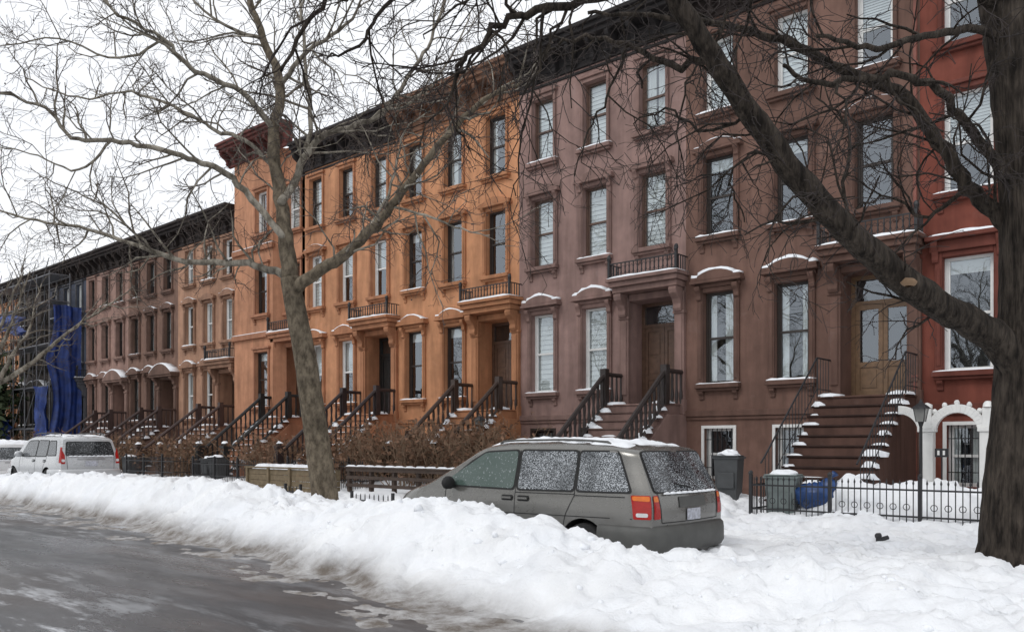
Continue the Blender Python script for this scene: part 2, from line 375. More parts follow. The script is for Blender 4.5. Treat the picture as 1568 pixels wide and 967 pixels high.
def stoop(G,xc,y,rng,zt=2.8,zb=.35,w=1.85,land=.95,style='heavy',snowfull=.5):
    S=G['stoop'];n=11;rise=(zt-zb)/n;run=.27
    S.box(xc-w/2,xc+w/2,y-land,y+.62,0,zt-.05,0); S.box(xc-w/2-.03,xc+w/2+.03,y-land-.03,y+.6,zt-.049,zt,0)
    for i in range(1,n):
        z=zt-rise*i; ya=y-land-run*(i-1); yb=ya-run
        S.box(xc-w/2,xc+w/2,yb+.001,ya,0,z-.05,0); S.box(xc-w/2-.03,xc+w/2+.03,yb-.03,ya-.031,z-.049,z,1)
        for s in (-1,1):
            rr=rng.uniform(.08,.30)
            G['snow'].lump(xc+s*(w/2-.10),(ya+yb)/2-.03+rng.uniform(-.03,.03),z-.02,rr,rng.uniform(.09,.14),rng.uniform(.05,.17),rng=rng,nu=10)
        if rng.random()<snowfull: G['snow'].lump(xc+rng.uniform(-.4,.4),ya-.1,z-.02,rng.uniform(.2,.5),.09,rng.uniform(.03,.07),rng=rng,nu=10)
    for s in (-1,1): G['snow'].lump(xc+s*(w/2-.2),y-land+.3,zt-.01,.3,.4,.1,rng=rng)
    y0=y-land; y1=y-land-run*(n-1); z0=zt; z1=zb+rise
    I=G['iron'] if style!='heavy' else G['rail']
    for s in (-1,1):
        x=xc+s*(w/2+.02)
        if style=='heavy':
            S.ext([(y+.0,0),(y,zt-.3),(y0,zt-.3),(y1,z1-.2),(y1-.1,z1-.2),(y1-.1,0)],x-.1,x+.1,'x',0)
            I.tube([Vector((x,y-.05,z0+.85)),Vector((x,y0,z0+.85))],.065,6); I.tube([Vector((x,y0,z0+.85)),Vector((x,y1+.05,z1+.85))],.065,6)
            I.tube([Vector((x,y0,z0+.02)),Vector((x,y1+.05,z1+.02))],.05,4)
            k=13
            for i in range(k):
                t=(i+.5)/k; yy=y0+(y1-y0)*t; zz=z0+(z1-z0)*t
                I.tube([Vector((x,yy,zz)),Vector((x,yy,zz+.2)),Vector((x,yy,zz+.4)),Vector((x,yy,zz+.6)),Vector((x,yy,zz+.84))],[.03,.05,.03,.045,.028],6)
            for i in range(4):
                yy=y-.15-i*.22; I.tube([Vector((x,yy,z0)),Vector((x,yy,z0+.2)),Vector((x,yy,z0+.4)),Vector((x,yy,z0+.84))],[.03,.05,.03,.028],6)
            I.box(x-.12,x+.12,y1-.16,y1+.08,0,z1+1.0); I.box(x-.16,x+.16,y1-.2,y1+.12,z1+1.001,z1+1.08); I.lump(x,y1-.04,z1+1.09,.1,.1,.14)
            I.box(x-.09,x+.09,y0-.09,y0+.09,z0-.05,z0+1.0); G['snow'].lump(x,y1-.04,z1+1.16,.14,.14,.09,rng=rng)
            for i in range(11):
                t=(i+.5)/11
                if rng.random()<.85: G['snow'].lump(x,y0+(y1-y0)*t,z0-.33+(z1-z0)*t+.22,.13,.16,rng.uniform(.06,.15),rng=rng)
        else:
            pts=[Vector((x,y-.05,z0+.9)),Vector((x,y0,z0+.9)),Vector((x,y1,z1+.9)),Vector((x,y1-.2,z1+.75))]
            I.tube(pts,.022,6); I.tube([q-Vector((0,0,.72)) for q in pts[:3]],.012,4)
            for i in range(17):
                t=i/16; yy=y0+(y1-y0)*t; zz=z0+(z1-z0)*t
                I.tube([Vector((x,yy,zz-.02)),Vector((x,yy,zz+.9))],.009,4)
            for i in range(6):
                yy=y-.1-i*.16; I.tube([Vector((x,yy,z0)),Vector((x,yy,z0+.9))],.009,4)
def cornice(G,x0,x1,y,z0,z1,m=0,n=9):
    C=G['corn'];h=z1-z0; yb=y+.05;e=.002
    C.box(x0+e,x1-e,y-.08,yb,z0,z0+.12,m); C.box(x0+e,x1-e,y-.05,yb,z0+.121,z0+h*.6,m)
    for i in range(n):
        a=x0+.12+(x1-x0-.24)*i/(n-1)
        bracket(C,a,.14,y-.049,.5,z0+.05,z0+h*.62,m)
        if i<n-1:
            b=x0+.12+(x1-x0-.24)*(i+1)/(n-1); C.box(a+.12,b-.12,y-.085,y-.049,z0+.2,z0+h*.52,m)
    C.box(x0+e,x1-e,y-.55,yb,z0+h*.621,z0+h*.75,m); C.box(x0+e,x1-e,y-.66,yb,z0+h*.751,z0+h*.88,m); C.box(x0+e-.0,x1-e,y-.75,yb,z0+h*.881,z1,m)
def house(x0,x1,cfg):
    rng=random.Random(cfg.get('seed',1)+int(abs(x0)*10))
    par=empty('brownstone_house'); y=YF
    G={k:MB() for k in('wall','trim','frame','glass','cur','door','corn','snow','iron','stoop','rail')}
    wc=stone('brownstone_wall',cfg['wall']); tc=stone('brownstone_trim',cfg['trim'])
    W=x1-x0; cols=cfg['cols']; dcol=cfg.get('door',2)
    ztopw=cfg['zc']+.2
    ops=[];wins=[]
    by=y-cfg['bay'][2] if 'bay' in cfg else None
    bops=[]
    for fi,(za,zb,hw,kind,fm) in enumerate(cfg['floors']):
        for ci,c in enumerate(cols):
            if fi<=1 and ci==dcol: continue
            xc=x0+c
            inb=by is not None and cfg['bay'][0]<xc<cfg['bay'][1]
            (bops if inb else ops).append((xc-hw,xc+hw,za,zb)); wins.append((xc,hw,za,zb,kind,fm,fi,by if inb else y,ci))
    dz=cfg['dz']; dhw=.74; dx=None
    if dcol is not None:
        dx=x0+cols[dcol]
        ops.append((dx-dhw,dx+dhw,dz[0],dz[1],.7))
    wall(G['wall'],x0,x1,0,ztopw,y,ops,.26)
    G['wall'].quad((x0+.001,y,0),(x0+.001,y+13,0),(x0+.001,y+13,ztopw),(x0+.001,y,ztopw)); G['wall'].quad((x1-.001,y,0),(x1-.001,y+13,0),(x1-.001,y+13,ztopw),(x1-.001,y,ztopw))
    G['wall'].quad((x0,y+13,0),(x1,y+13,0),(x1,y+13,ztopw),(x0,y+13,ztopw)); G['wall'].quad((x0,y,ztopw),(x1,y,ztopw),(x1,y+13,ztopw-.4),(x0,y+13,ztopw-.4))
    if by is not None:
        b0,b1,p=cfg['bay']
        wall(G['wall'],b0,b1,0,ztopw,by,bops,.26)
        G['wall'].quad((b1,by,0),(b1+.25,y,0),(b1+.25,y,ztopw),(b1,by,ztopw)); G['wall'].quad((b0,by,0),(b0,y,0),(b0,y,ztopw),(b0,by,ztopw))
        G['trim'].box(b0-.04,b1+.05,by-.07,by+.03,2.45,2.65)
        for zz in (6.2,9.9): G['trim'].box(b0-.05,b1+.1,by-.12,by+.03,zz,zz+.22); G['snow'].box(b0,b1+.05,by-.1,by,zz+.222,zz+.25)
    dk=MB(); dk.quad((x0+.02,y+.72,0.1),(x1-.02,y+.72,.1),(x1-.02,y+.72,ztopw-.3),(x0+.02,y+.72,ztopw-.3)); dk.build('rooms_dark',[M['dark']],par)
    fmi={'white':0,'fdark':1,'fbrown':2}
    us=cfg.get('us',.3)
    for (xc,hw,za,zb,kind,fm,fi,yy,ci) in wins:
        window(G,xc,hw,za,zb,yy,fmi[fm],rng,cfg.get('cur',{}).get((fi,ci)))
        if fi==0:
            for k in range(6):
                xx=xc-hw+.08+(2*hw-.16)*k/5; G['iron'].box(xx-.01,xx+.01,yy+.03,yy+.05,za,zb)
            for zz in (za+.3,zb-.3): G['iron'].box(xc-hw,xc+hw,yy+.05,yy+.06,zz,zz+.02)
            G['trim'].box(xc-hw-.12,xc+hw+.12,yy-.1,yy+.02,za-.1,za-.002)
            F=G['frame']; k=fmi[fm]
            for s in(-1,1):
                a=xc+s*(hw+.003);b=xc+s*(hw+.08);F.box(min(a,b),max(a,b),yy-.03,yy+.02,za,zb+.08,k)
            F.box(xc-hw-.003,xc+hw+.003,yy-.03,yy+.02,zb+.003,zb+.08,k)
        else: surround(G,xc,hw,za,zb,yy,kind,rng,cor=(fi<=2),snow=(fi<=1 or rng.random()<us*1.6),upsnow=us)
    if dcol is not None:
        doorway(G,dx,y,cfg,rng,dz[0],dz[1],dhw,.7,cfg.get('hood','slab'))
        if cfg.get('stoop',1): stoop(G,dx,y,rng,dz[0],.35,1.9,style=cfg.get('style','heavy'),snowfull=cfg.get('sf',.5))
    segs=[(x0+.002,x1-.002)] if dx is None else [(x0+.002,dx-dhw-.38),(dx+dhw+.38,x1-.002)]
    for a,b in segs:
        if b-a>.05:
            G['trim'].box(a,b,y-.05,y+.02,2.35,2.44); G['trim'].box(a,b,y-.09,y+.02,2.442,2.6)
            G['trim'].box(a,b,y-.04,y+.02,.0,.55)
    G['corn'].box(x0+.002,x1-.002,y-.04,y+.03,cfg['zc']-.14,cfg['zc']-.06)
    cornice(G,x0,x1,y if by is None else by,cfg['zc'],cfg['zt'],0,cfg.get('nb',9))
    stc=cfg.get('stoopc',cfg['trim'])
    mats={'wall':[wc],'trim':[tc],'frame':[M['white'],M['fdark'],M['fbrown']],'glass':[M['glass']],'cur':[M[cfg.get('curm','curtain')]],'door':[M[cfg.get('doorm','wood')]],
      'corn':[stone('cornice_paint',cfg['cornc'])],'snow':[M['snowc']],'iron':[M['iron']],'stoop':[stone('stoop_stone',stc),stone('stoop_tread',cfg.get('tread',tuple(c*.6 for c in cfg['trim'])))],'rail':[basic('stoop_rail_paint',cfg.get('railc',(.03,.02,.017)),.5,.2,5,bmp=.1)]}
    nm={'wall':'walls','trim':'stone_trim','frame':'window_frames','glass':'window_glass','cur':'curtains','door':'front_door','corn':'cornice','snow':'snow_on_ledges','iron':'ironwork','stoop':'stoop_stairs','rail':'stoop_balustrade'}
    for k,mb in G.items():
        if mb.f: mb.build(nm[k],mats[k],par,smooth=(k=='snow'),bevel=(.012 if k in('trim','corn','stoop') else 0),recalc=(k not in('glass','cur')))
    return par
def fl4(f1,f2,f3,b='fdark'): return [(.78,2.12,.42,'plain',b),(3.3,5.72,.44,'hood',f1),(7.2,9.3,.43,'small',f2),(10.45,12.4,.42,'plain',f3)]
C4=[.98,2.97,4.95]
BR=(.185,.106,.082); MV=(.315,.205,.180); OR=(.56,.27,.14)
house(-5.83,.1,dict(seed=5,wall=(.205,.062,.043),trim=(.15,.048,.035),cornc=(.05,.02,.015),cols=C4,dz=(2.8,5.75),zc=12.95,zt=13.95,
  floors=[(.78,2.12,.42,'plain','white'),(3.3,5.8,.5,'flat','white'),(7.2,9.4,.5,'plain','white'),(10.45,12.45,.5,'plain','white')],cur={(1,0):.75,(2,0):.15,(3,0):.15},style='iron'))
house(-11.77,-5.83,dict(seed=7,wall=BR,trim=(.15,.086,.067),cornc=(.03,.022,.02),cols=C4,dz=(2.8,5.75),zc=12.95,zt=13.95,
  floors=fl4('fdark','fdark','white','white'),doorm='woodl',doorglass=1,style='iron',sf=.15,stoopc=(.12,.065,.05),tread=(.045,.024,.019),cur={(1,0):.45,(1,1):.5,(2,0):.75,(2,1):.75,(2,2):.9,(3,1):.1,(3,2):.15,(3,0):.1}))
house(-17.76,-11.77,dict(seed=3,wall=MV,trim=(.25,.16,.138),cornc=(.03,.027,.027),cols=C4,dz=(2.8,5.75),zc=12.9,zt=13.9,
  floors=fl4('white','fbrown','fbrown'),doorm='wood',railc=(.03,.022,.02),sf=.7,cur={(1,0):.1,(1,1):.1,(2,0):.1,(2,1):.1,(2,2):.1,(3,1):.1,(3,2):.5,(3,0):.1}))
house(-23.70,-17.76,dict(seed=9,wall=OR,trim=(.44,.205,.105),cornc=(.22,.12,.078),cols=C4,dz=(2.8,5.75),zc=12.8,zt=13.85,us=.06,
  floors=fl4('fdark','fdark','fdark'),doorm='wood',railc=(.05,.03,.022),sf=.8,cur={(1,0):.7,(1,1):.75,(2,0):.7,(2,1):.5,(2,2):.9,(3,0):.3}))
house(-29.6,-23.70,dict(seed=11,wall=(.54,.262,.14),trim=(.43,.20,.108),cornc=(.035,.03,.03),cols=C4,dz=(2.8,5.75),zc=12.8,zt=13.85,us=.06,
  floors=fl4('white','white','fdark'),doorm='blackdoor',railc=(.03,.02,.02),sf=.8,cur={(1,1):.15,(1,0):.15,(2,0):.1,(2,2):.15,(3,0):.1,(3,1):.15}))
house(-34.4,-29.6,dict(seed=13,wall=(.49,.24,.14),trim=(.39,.185,.11),cornc=(.16,.058,.05),cols=[2.6,4.25],door=1,dz=(2.8,5.75),zc=13.9,zt=14.8,bay=(-34.0,-30.98,.5),us=.1,
  floors=[(.78,2.12,.42,'plain','fdark'),(3.3,5.6,.5,'plain','fdark'),(7.2,9.2,.46,'plain','fdark'),(10.6,12.4,.44,'plain','white')],doorm='wood',railc=(.015,.015,.015),sf=.8,cur={(1,0):.7,(2,0):.7}))
def fl3(f): return [(.7,1.9,.38,'plain',f),(2.95,5.15,.42,'hood',f),(6.45,8.35,.40,'small',f),(9.4,11.05,.40,'plain',f)]
C3=[.9,2.7,4.5]
cols3=[((.41,.235,.155),(.32,.185,.125),'slab','white'),((.20,.12,.09),(.165,.10,.077),'arch','fdark'),((.34,.215,.175),(.27,.172,.14),'arch','fdark')]
x=-34.4
for i in range(3):
    w=(5.7,5.5,5.45)[i]
    a,b,h,f=cols3[i]
    house(x-w,x,dict(seed=20+i,wall=a,trim=b,cornc=(.035,.028,.026),cols=C3 if i else [1.2,3.0,4.75],dz=(2.55,4.95),zc=11.35,zt=12.4,nb=8,floors=fl3(f),hood=h,railc=(.06,.035,.03),sf=.8,us=.15))
    x-=w
xt=x
for i in range(9):
    a,b,h,f=[((.08,.09,.12),(.1,.1,.11),'slab','white'),((.12,.10,.09),(.1,.09,.08),'arch','fdark'),((.46,.23,.12),(.35,.18,.10),'slab','white')][i%3 if i<3 else (i+1)%3]
    house(x-5.4,x,dict(seed=30+i,wall=a,trim=b,cornc=(.035,.028,.026),cols=C3,dz=(2.55,4.95),zc=11.35,zt=12.4,nb=8,floors=fl3(f),hood=h,railc=(.06,.035,.03),sf=.8,stoop=(1<i<4)))
    x-=5.4
dp=MB(); dp.tube([Vector((-5.9,YF-.1,12.9)),Vector((-5.9,YF-.1,.6))],.045,8)
for z in (3.2,6.9,10.2): dp.box(-5.97,-5.83,YF-.16,YF-.0,z,z+.05)
dp.build('rain_pipe',[basic('pipe_paint',(.2,.07,.05),.6)])
sc=empty('scaffolding'); sb=MB()
xa,xb=xt-9.8,xt-.25
for xx in np.linspace(xa,xb,6):
    for yy in (YF-1.9,YF-.8): sb.tube([Vector((xx,yy,.2)),Vector((xx,yy,11.5))],.035,6)
for zz in (2.6,5,7.4,9.8,11.3):
    for yy in (YF-1.9,YF-.8): sb.tube([Vector((xa,yy,zz)),Vector((xb,yy,zz))],.03,6)
    sb.box(xa,xb,YF-1.85,YF-.85,zz+.03,zz+.08)
for i in range(5):
    xx=xa+(xb-xa)*i/5
    for j in range(4): sb.tube([Vector((xx,YF-1.93,2.6+j*2.4)),Vector((xx+(xb-xa)/5,YF-1.93,5+j*2.4))],.02,4)
sb.build('poles',[M['pole']],sc)
tb=MB()
def cloth(mb,p0,ux,wid,z0,z1,seed,nu=26,nv=34,amp=.28):
    b=len(mb.v); rg=random.Random(seed); ph=[rg.uniform(0,6) for _ in range(6)]
    nx_,ny_=(-ux[1],ux[0])
    for i in range(nv+1):
        for j in range(nu+1):
            u=j/nu;v=i/nv
            k=math.sin(u*14+ph[0]+v*2)*.5+math.sin(u*31+ph[1]-v*3)*.25+math.sin(v*9+u*5+ph[2])*.35+math.sin(v*23-u*9+ph[3])*.15
            s=wid*u*(1-.22*abs(math.sin(v*6+1)))
            x=p0[0]+ux[0]*s+nx_*amp*k; y=p0[1]+ux[1]*s+ny_*amp*k
            mb.v.append((x,y,z1+(z0-z1)*v+.25*math.sin(u*7+ph[4])*(v if v>.8 else .15)))
    for i in range(nv):
        for j in range(nu):
            a=b+i*(nu+1)+j; mb.face((a,a+1,a+nu+2,a+nu+1))
cloth(tb,(xb+.12,YF-.25,0),(0,-1),1.9,1.0,9.6,3,amp=.16)
cloth(tb,(xb-.0,YF-2.0,0),(-1,0),2.2,1.2,5.0,13,amp=.2)
cloth(tb,(xa,YF-2.05,0),(1,0),6.5,8.4,9.6,5,amp=.12)
cloth(tb,(xa,YF-2.05,0),(1,0),4.5,2.0,3.2,7,amp=.12)
tb.build('tarp',[M['tarp']],sc,smooth=True)
# ---------------------------------------------------------------- terrain
def hash2(ix,iy,s):
    h=(ix.astype(np.int64)*374761393+iy.astype(np.int64)*668265263+s*1442695041)&0x7fffffff
    h=((h^(h>>13))*1274126177)&0x7fffffff
    return ((h^(h>>16))&0xffff)/65535.0
def vnoise(x,y,s=0):
    ix=np.floor(x);iy=np.floor(y);fx=x-ix;fy=y-iy
    fx=fx*fx*(3-2*fx);fy=fy*fy*(3-2*fy)
    a=hash2(ix,iy,s);b=hash2(ix+1,iy,s);c=hash2(ix,iy+1,s);d=hash2(ix+1,iy+1,s)
    return (a*(1-fx)+b*fx)*(1-fy)+(c*(1-fx)+d*fx)*fy
def fbm(x,y,sc,o=4,s=0):
    t=0;a=1;n=0
    for i in range(o): t=t+a*vnoise(x*sc+i*17.3+y*sc*.31,y*sc-i*9.1-x*sc*.27,s+i);n+=a;a*=.5;sc*=2.03
    return t/n
def worley(x,y,sc,s=0):
    x=x*sc;y=y*sc;ix=np.floor(x);iy=np.floor(y);best=np.full(x.shape,9.)
    for dx in(-1,0,1):
        for dy in(-1,0,1):
            px=ix+dx+hash2(ix+dx,iy+dy,s);py=iy+dy+hash2(ix+dx,iy+dy,s+7)
            best=np.minimum(best,(x-px)**2+(y-py)**2)
    return np.sqrt(best)
def sst(t): t=np.clip(t,0,1); return t*t*(3-2*t)
def edge(x): return np.interp(x,[-100,-60,-29,-18,-11.5,-8,-5.3,-2,2,12],[9.0,9.0,8.6,7.9,7.0,6.2,5.4,4.6,3.8,3.2])
PILES=[(-8.4,14.0,.9,.7,.62),(-10.5,13.6,1.2,.7,.35),(-16,13.2,1.0,.6,.25),(-25,13,2,.8,.3),(-5.2,14.8,1.5,.5,.12),(-20,16.6,3,.8,.3),(-13.8,16.6,.9,.6,.45),(-9.6,16.8,.8,.8,.35),(-4.6,16.6,1.0,.6,.62),(-5.7,16.1,.6,.4,.55),(-3.0,17,1,.6,.5),(-32,13.5,3,1,.35),(-12.3,10.2,.9,.8,.18),(-6.5,16.3,.6,.4,.3)]
def height(x,y):
    H=np.interp(x,[-100,-40,-29,-23,-18,-13,-10.5,-8.5,-6.5,-5,-3,5],[.7,.74,.76,.88,.92,.68,.72,.84,.66,.48,.42,.4])
    yc=np.interp(x,[-100,-29,-18,-13,-10,-5,5],[9.7,9.5,9.2,8.8,8.3,8.0,7.6])
    e=edge(x)+(fbm(x,y,.9,4,3)-.5)*1.1
    up=H*sst((y-e)/(yc-e))**.8
    base=np.interp(x,[-100,-34,-27,-25,-15,-11.6,-11,-5.6,-5,5],[.5,.4,.4,.55,.5,.4,.26,.26,.36,.38])
    wlk=np.where(y>15.4,.42,.33)
    base=base+(wlk-base)*sst((y-10.6)/1.2)
    dn=H+(base-H)*sst((y-yc-.1)/np.interp(x,[-100,-30,-12,-11,-5.5,-4,5],[.8,.8,1.4,.75,.75,1.5,1.5]))
    h=np.where(y<yc,up,dn)
    for (a,b,sx,sy,hh) in PILES: h=h+hh*np.exp(-((x-a)/sx)**2-((y-b)/sy)**2)
    bank=sst((y-e)/.5)
    m=bank*np.exp(-((y-yc)/1.9)**2)
    m2=bank*(.45+.55*m)*np.interp(x,[-6,-3.5],[1,.8])
    wx=x+(fbm(x,y,3,3,61)-.5)*.5; wy=y+(fbm(x,y,3,3,67)-.5)*.5
    msk=sst((fbm(x,y,1.1,3,91)-.30)/.3)
    h=h+m2*((fbm(x,y,.9,3,11)-.5)*.36+(.5-worley(wx,wy,1.6,4))*.17+msk*((.5-worley(wx,wy,3.7,9))*.16+(.5-worley(wx,wy,7.5,19))*.075)+(fbm(x,y,6,4,21)-.5)*.13)
    h=h+bank*(fbm(x,y,.5,3,31)-.5)*.16
    far=bank*sst((y-9.5)/1.5)+bank*np.interp(x,[-6,-3.5],[0,.8])*(1-sst((y-9.5)/1.5))
    h=h+far*((fbm(x,y,1.8,4,71)-.5)*.16-.08*sst((.42-worley(wx,wy,2.3,77))/.2))
    h=np.where(y<e,-.06*sst((e-y)/.4)+.004,h)
    sl=sst((y-(e-1.2))/1.2)*(fbm(x*.6,y,3.6,6,41)-.47)*.16-.008
    h=np.maximum(h,np.where(y<e+.4,sl,-1))
    return h,e
xs=[12.0]
while xs[-1]>-100: xs.append(xs[-1]-max(.040,.0035*(abs(xs[-1])+2)) if xs[-1]<1 else xs[-1]-.12)
xs=np.array(xs); ys=np.concatenate([np.arange(2.6,13.2,.040),np.arange(13.2,20.28,.10),[20.6]])
XX,YY=np.meshgrid(xs,ys,indexing='ij'); HH,EE=height(XX,YY)
nx,ny=XX.shape
V=np.stack([XX,YY,HH],-1).reshape(-1,3)
I0=(np.arange(nx-1)[:,None]*ny+np.arange(ny-1)[None,:]).ravel()
F=np.stack([I0,I0+ny,I0+ny+1,I0+1],-1)
zq=HH.ravel()[F].max(1); F=F[zq>-.004]
me=bpy.data.meshes.new('snow_bank'); me.vertices.add(len(V)); me.vertices.foreach_set('co',V.ravel())
me.loops.add(F.size); me.loops.foreach_set('vertex_index',F.ravel().astype(np.int32))
me.polygons.add(len(F)); me.polygons.foreach_set('loop_start',np.arange(0,F.size,4,dtype=np.int32)); me.polygons.foreach_set('loop_total',np.full(len(F),4,dtype=np.int32))
me.polygons.foreach_set('use_smooth',np.ones(len(F),dtype=bool)); me.update(calc_edges=True)
ca=me.color_attributes.new('dirt','FLOAT_COLOR','POINT')
dd=np.clip(1-(YY-EE-.05)/.95,0,1)*np.clip(1.2-HH/.36,0,1)
dd=np.clip(dd*1.3+.12*np.clip((fbm(XX,YY,1.3,4,51)-.55)*5,0,1),0,1).ravel()
ca.data.foreach_set('color',np.stack([dd,dd,dd,np.ones_like(dd)],-1).ravel())
me.materials.append(M['snow']); so=bpy.data.objects.new('snow_bank',me); scene.collection.objects.link(so)
rg=random.Random(4); ck=MB()
NC=420
cx=np.array([-30*(rg.random()**1.2)-.5 for _ in range(NC)]); ee=edge(cx); cy=np.array([e+.9+rg.uniform(0,2.4) for e in ee]); ch=height(cx,cy)[0]
for a,b,c in zip(cx,cy,ch):
    r=.012+.05*rg.random()**3
    if (-11.2<a<-5.3 and b>8.4) or c<.2: continue
    ck.lump(float(a),float(b),float(c)-r*.2,r*rg.uniform(.8,1.3),r*rg.uniform(.8,1.3),r*rg.uniform(.7,1.0),rng=rg,nu=7,nv=3,full=True,var=.25)
ck.build('snow_clumps',[M['snowc']],smooth=True,recalc=False)
def sheet(name,x0,x1,y0,y1,z,mat):
    b=MB(); b.quad((x0,y0,z),(x1,y0,z),(x1,y1,z),(x0,y1,z)); return b.build(name,[mat])
sheet('ground',-600,400,-400,600,-.03,basic('ground_snow',(.6,.62,.64),.9,.1,.3))
m,nt,b=newmat('asphalt_wet')
n2=noisef(nt,60,3)
base=mixc(nt,ramp(nt,n2,[(.3,.0),(.75,1.0)]),(.020,.021,.023,1),(.060,.061,.065,1))
base=mixc(nt,ramp(nt,noisef(nt,.5,5,(.25,1.6,1),.6),[(.40,0.0),(.62,.55)]),base,(.095,.095,.10,1))
brown=ramp(nt,noisef(nt,.35,4,(.6,1.4,1)),[(.47,0.0),(.7,.6)])
base=mixc(nt,brown,base,(.07,.052,.043,1))
tc=N(nt,'ShaderNodeTexCoord'); sx_=N(nt,'ShaderNodeSeparateXYZ'); nt.links.new(tc.outputs['Object'],sx_.inputs[0])
cr=N(nt,'ShaderNodeMapRange'); cr.inputs[1].default_value=-3; cr.inputs[2].default_value=10; nt.links.new(sx_.outputs[1],cr.inputs[0])
band=ramp(nt,cr.outputs[0],[(.30,.7),(.46,1.0)])
els=band.node.color_ramp.elements
for p_,v_ in ((.54,.6),(.62,.1),(.70,.3),(.80,1.0)):
    e_=els.new(p_); e_.color=(v_,v_,v_,1)
sl=ramp(nt,noisef(nt,1.3,9,(.45,2.0,1),.75),[(.50,0.0),(.60,.95)])
sl2=ramp(nt,noisef(nt,.5,3,(.5,1.2,1)),[(.38,.25),(.55,1.0)])
slf=mixc(nt,1.0,mixc(nt,1.0,sl,sl2,'MULTIPLY'),band,'MULTIPLY')
nt.links.new(mixc(nt,slf,base,(.50,.51,.53,1)),b.inputs['Base Color'])
wet=ramp(nt,noisef(nt,.6,4,(.4,1.2,1)),[(.40,.16),(.6,.55)])
nt.links.new(mixc(nt,slf,wet,(.8,.8,.8,1)),b.inputs['Roughness'])
bump(nt,b,mixc(nt,.5,n2,slf),.5,.012)
sheet('road',-300,60,-6,10.84,0,m)
pv=MB(); pv.box(-300,60,11.0,15.5,-.02,.14); pv.box(-300,60,10.85,10.998,-.02,.145); pv.build('pavement',[basic('concrete',(.3,.29,.27),.85,.15,2)])
# ---------------------------------------------------------------- cars
def rounded(poly,r,n=4):
    out=[];k=len(poly)
    for i in range(k):
        p=Vector(poly[i]);a=Vector(poly[i-1]);b=Vector(poly[(i+1)%k])
        da=(a-p);db=(b-p);ra=min(r,da.length*.45,db.length*.45)
        A=p+da.normalized()*ra;B=p+db.normalized()*ra
        for j in range(n+1):
            t=j/n; q=A*(1-t)**2+p*2*t*(1-t)+B*t*t; out.append((q.x,q.y))
    return out
def patch(mb,poly,mapper,off,m,rings=5,sub=3):
    pts=[]
    for i in range(len(poly)):
        a=poly[i];b=poly[(i+1)%len(poly)]
        for j in range(sub): pts.append((a[0]+(b[0]-a[0])*j/sub,a[1]+(b[1]-a[1])*j/sub))
    cx=sum(p[0] for p in pts)/len(pts);cz=sum(p[1] for p in pts)/len(pts)
    base=len(mb.v);n=len(pts);mb.v.append(mapper(cx,cz,off))
    for r in range(1,rings+1):
        k=r/rings
        for p in pts: mb.v.append(mapper(cx+(p[0]-cx)*k,cz+(p[1]-cz)*k,off))
    for j in range(n): mb.face((base,base+1+j,base+1+(j+1)%n),m)
    for r in range(rings-1):
        for j in range(n):
            a=base+1+r*n+j;b=base+1+r*n+(j+1)%n; mb.face((a,a+n,b+n,b),m)
def strip(mb,pts,mapper,w,off,m):
    P=[]
    for i in range(len(pts)-1):
        for j in range(8): P.append(Vector(pts[i]).lerp(Vector(pts[i+1]),j/8))
    P.append(Vector(pts[-1])); b=len(mb.v)
    for i,p in enumerate(P):
        t=P[min(i+1,len(P)-1)]-P[max(i-1,0)]; nrm=Vector((-t.y,t.x)).normalized()*w/2
        mb.v+=[mapper(p.x+nrm.x,p.y+nrm.y,off),mapper(p.x-nrm.x,p.y-nrm.y,off)]
    for i in range(len(P)-1): a=b+2*i; mb.face((a,a+1,a+3,a+2),m)
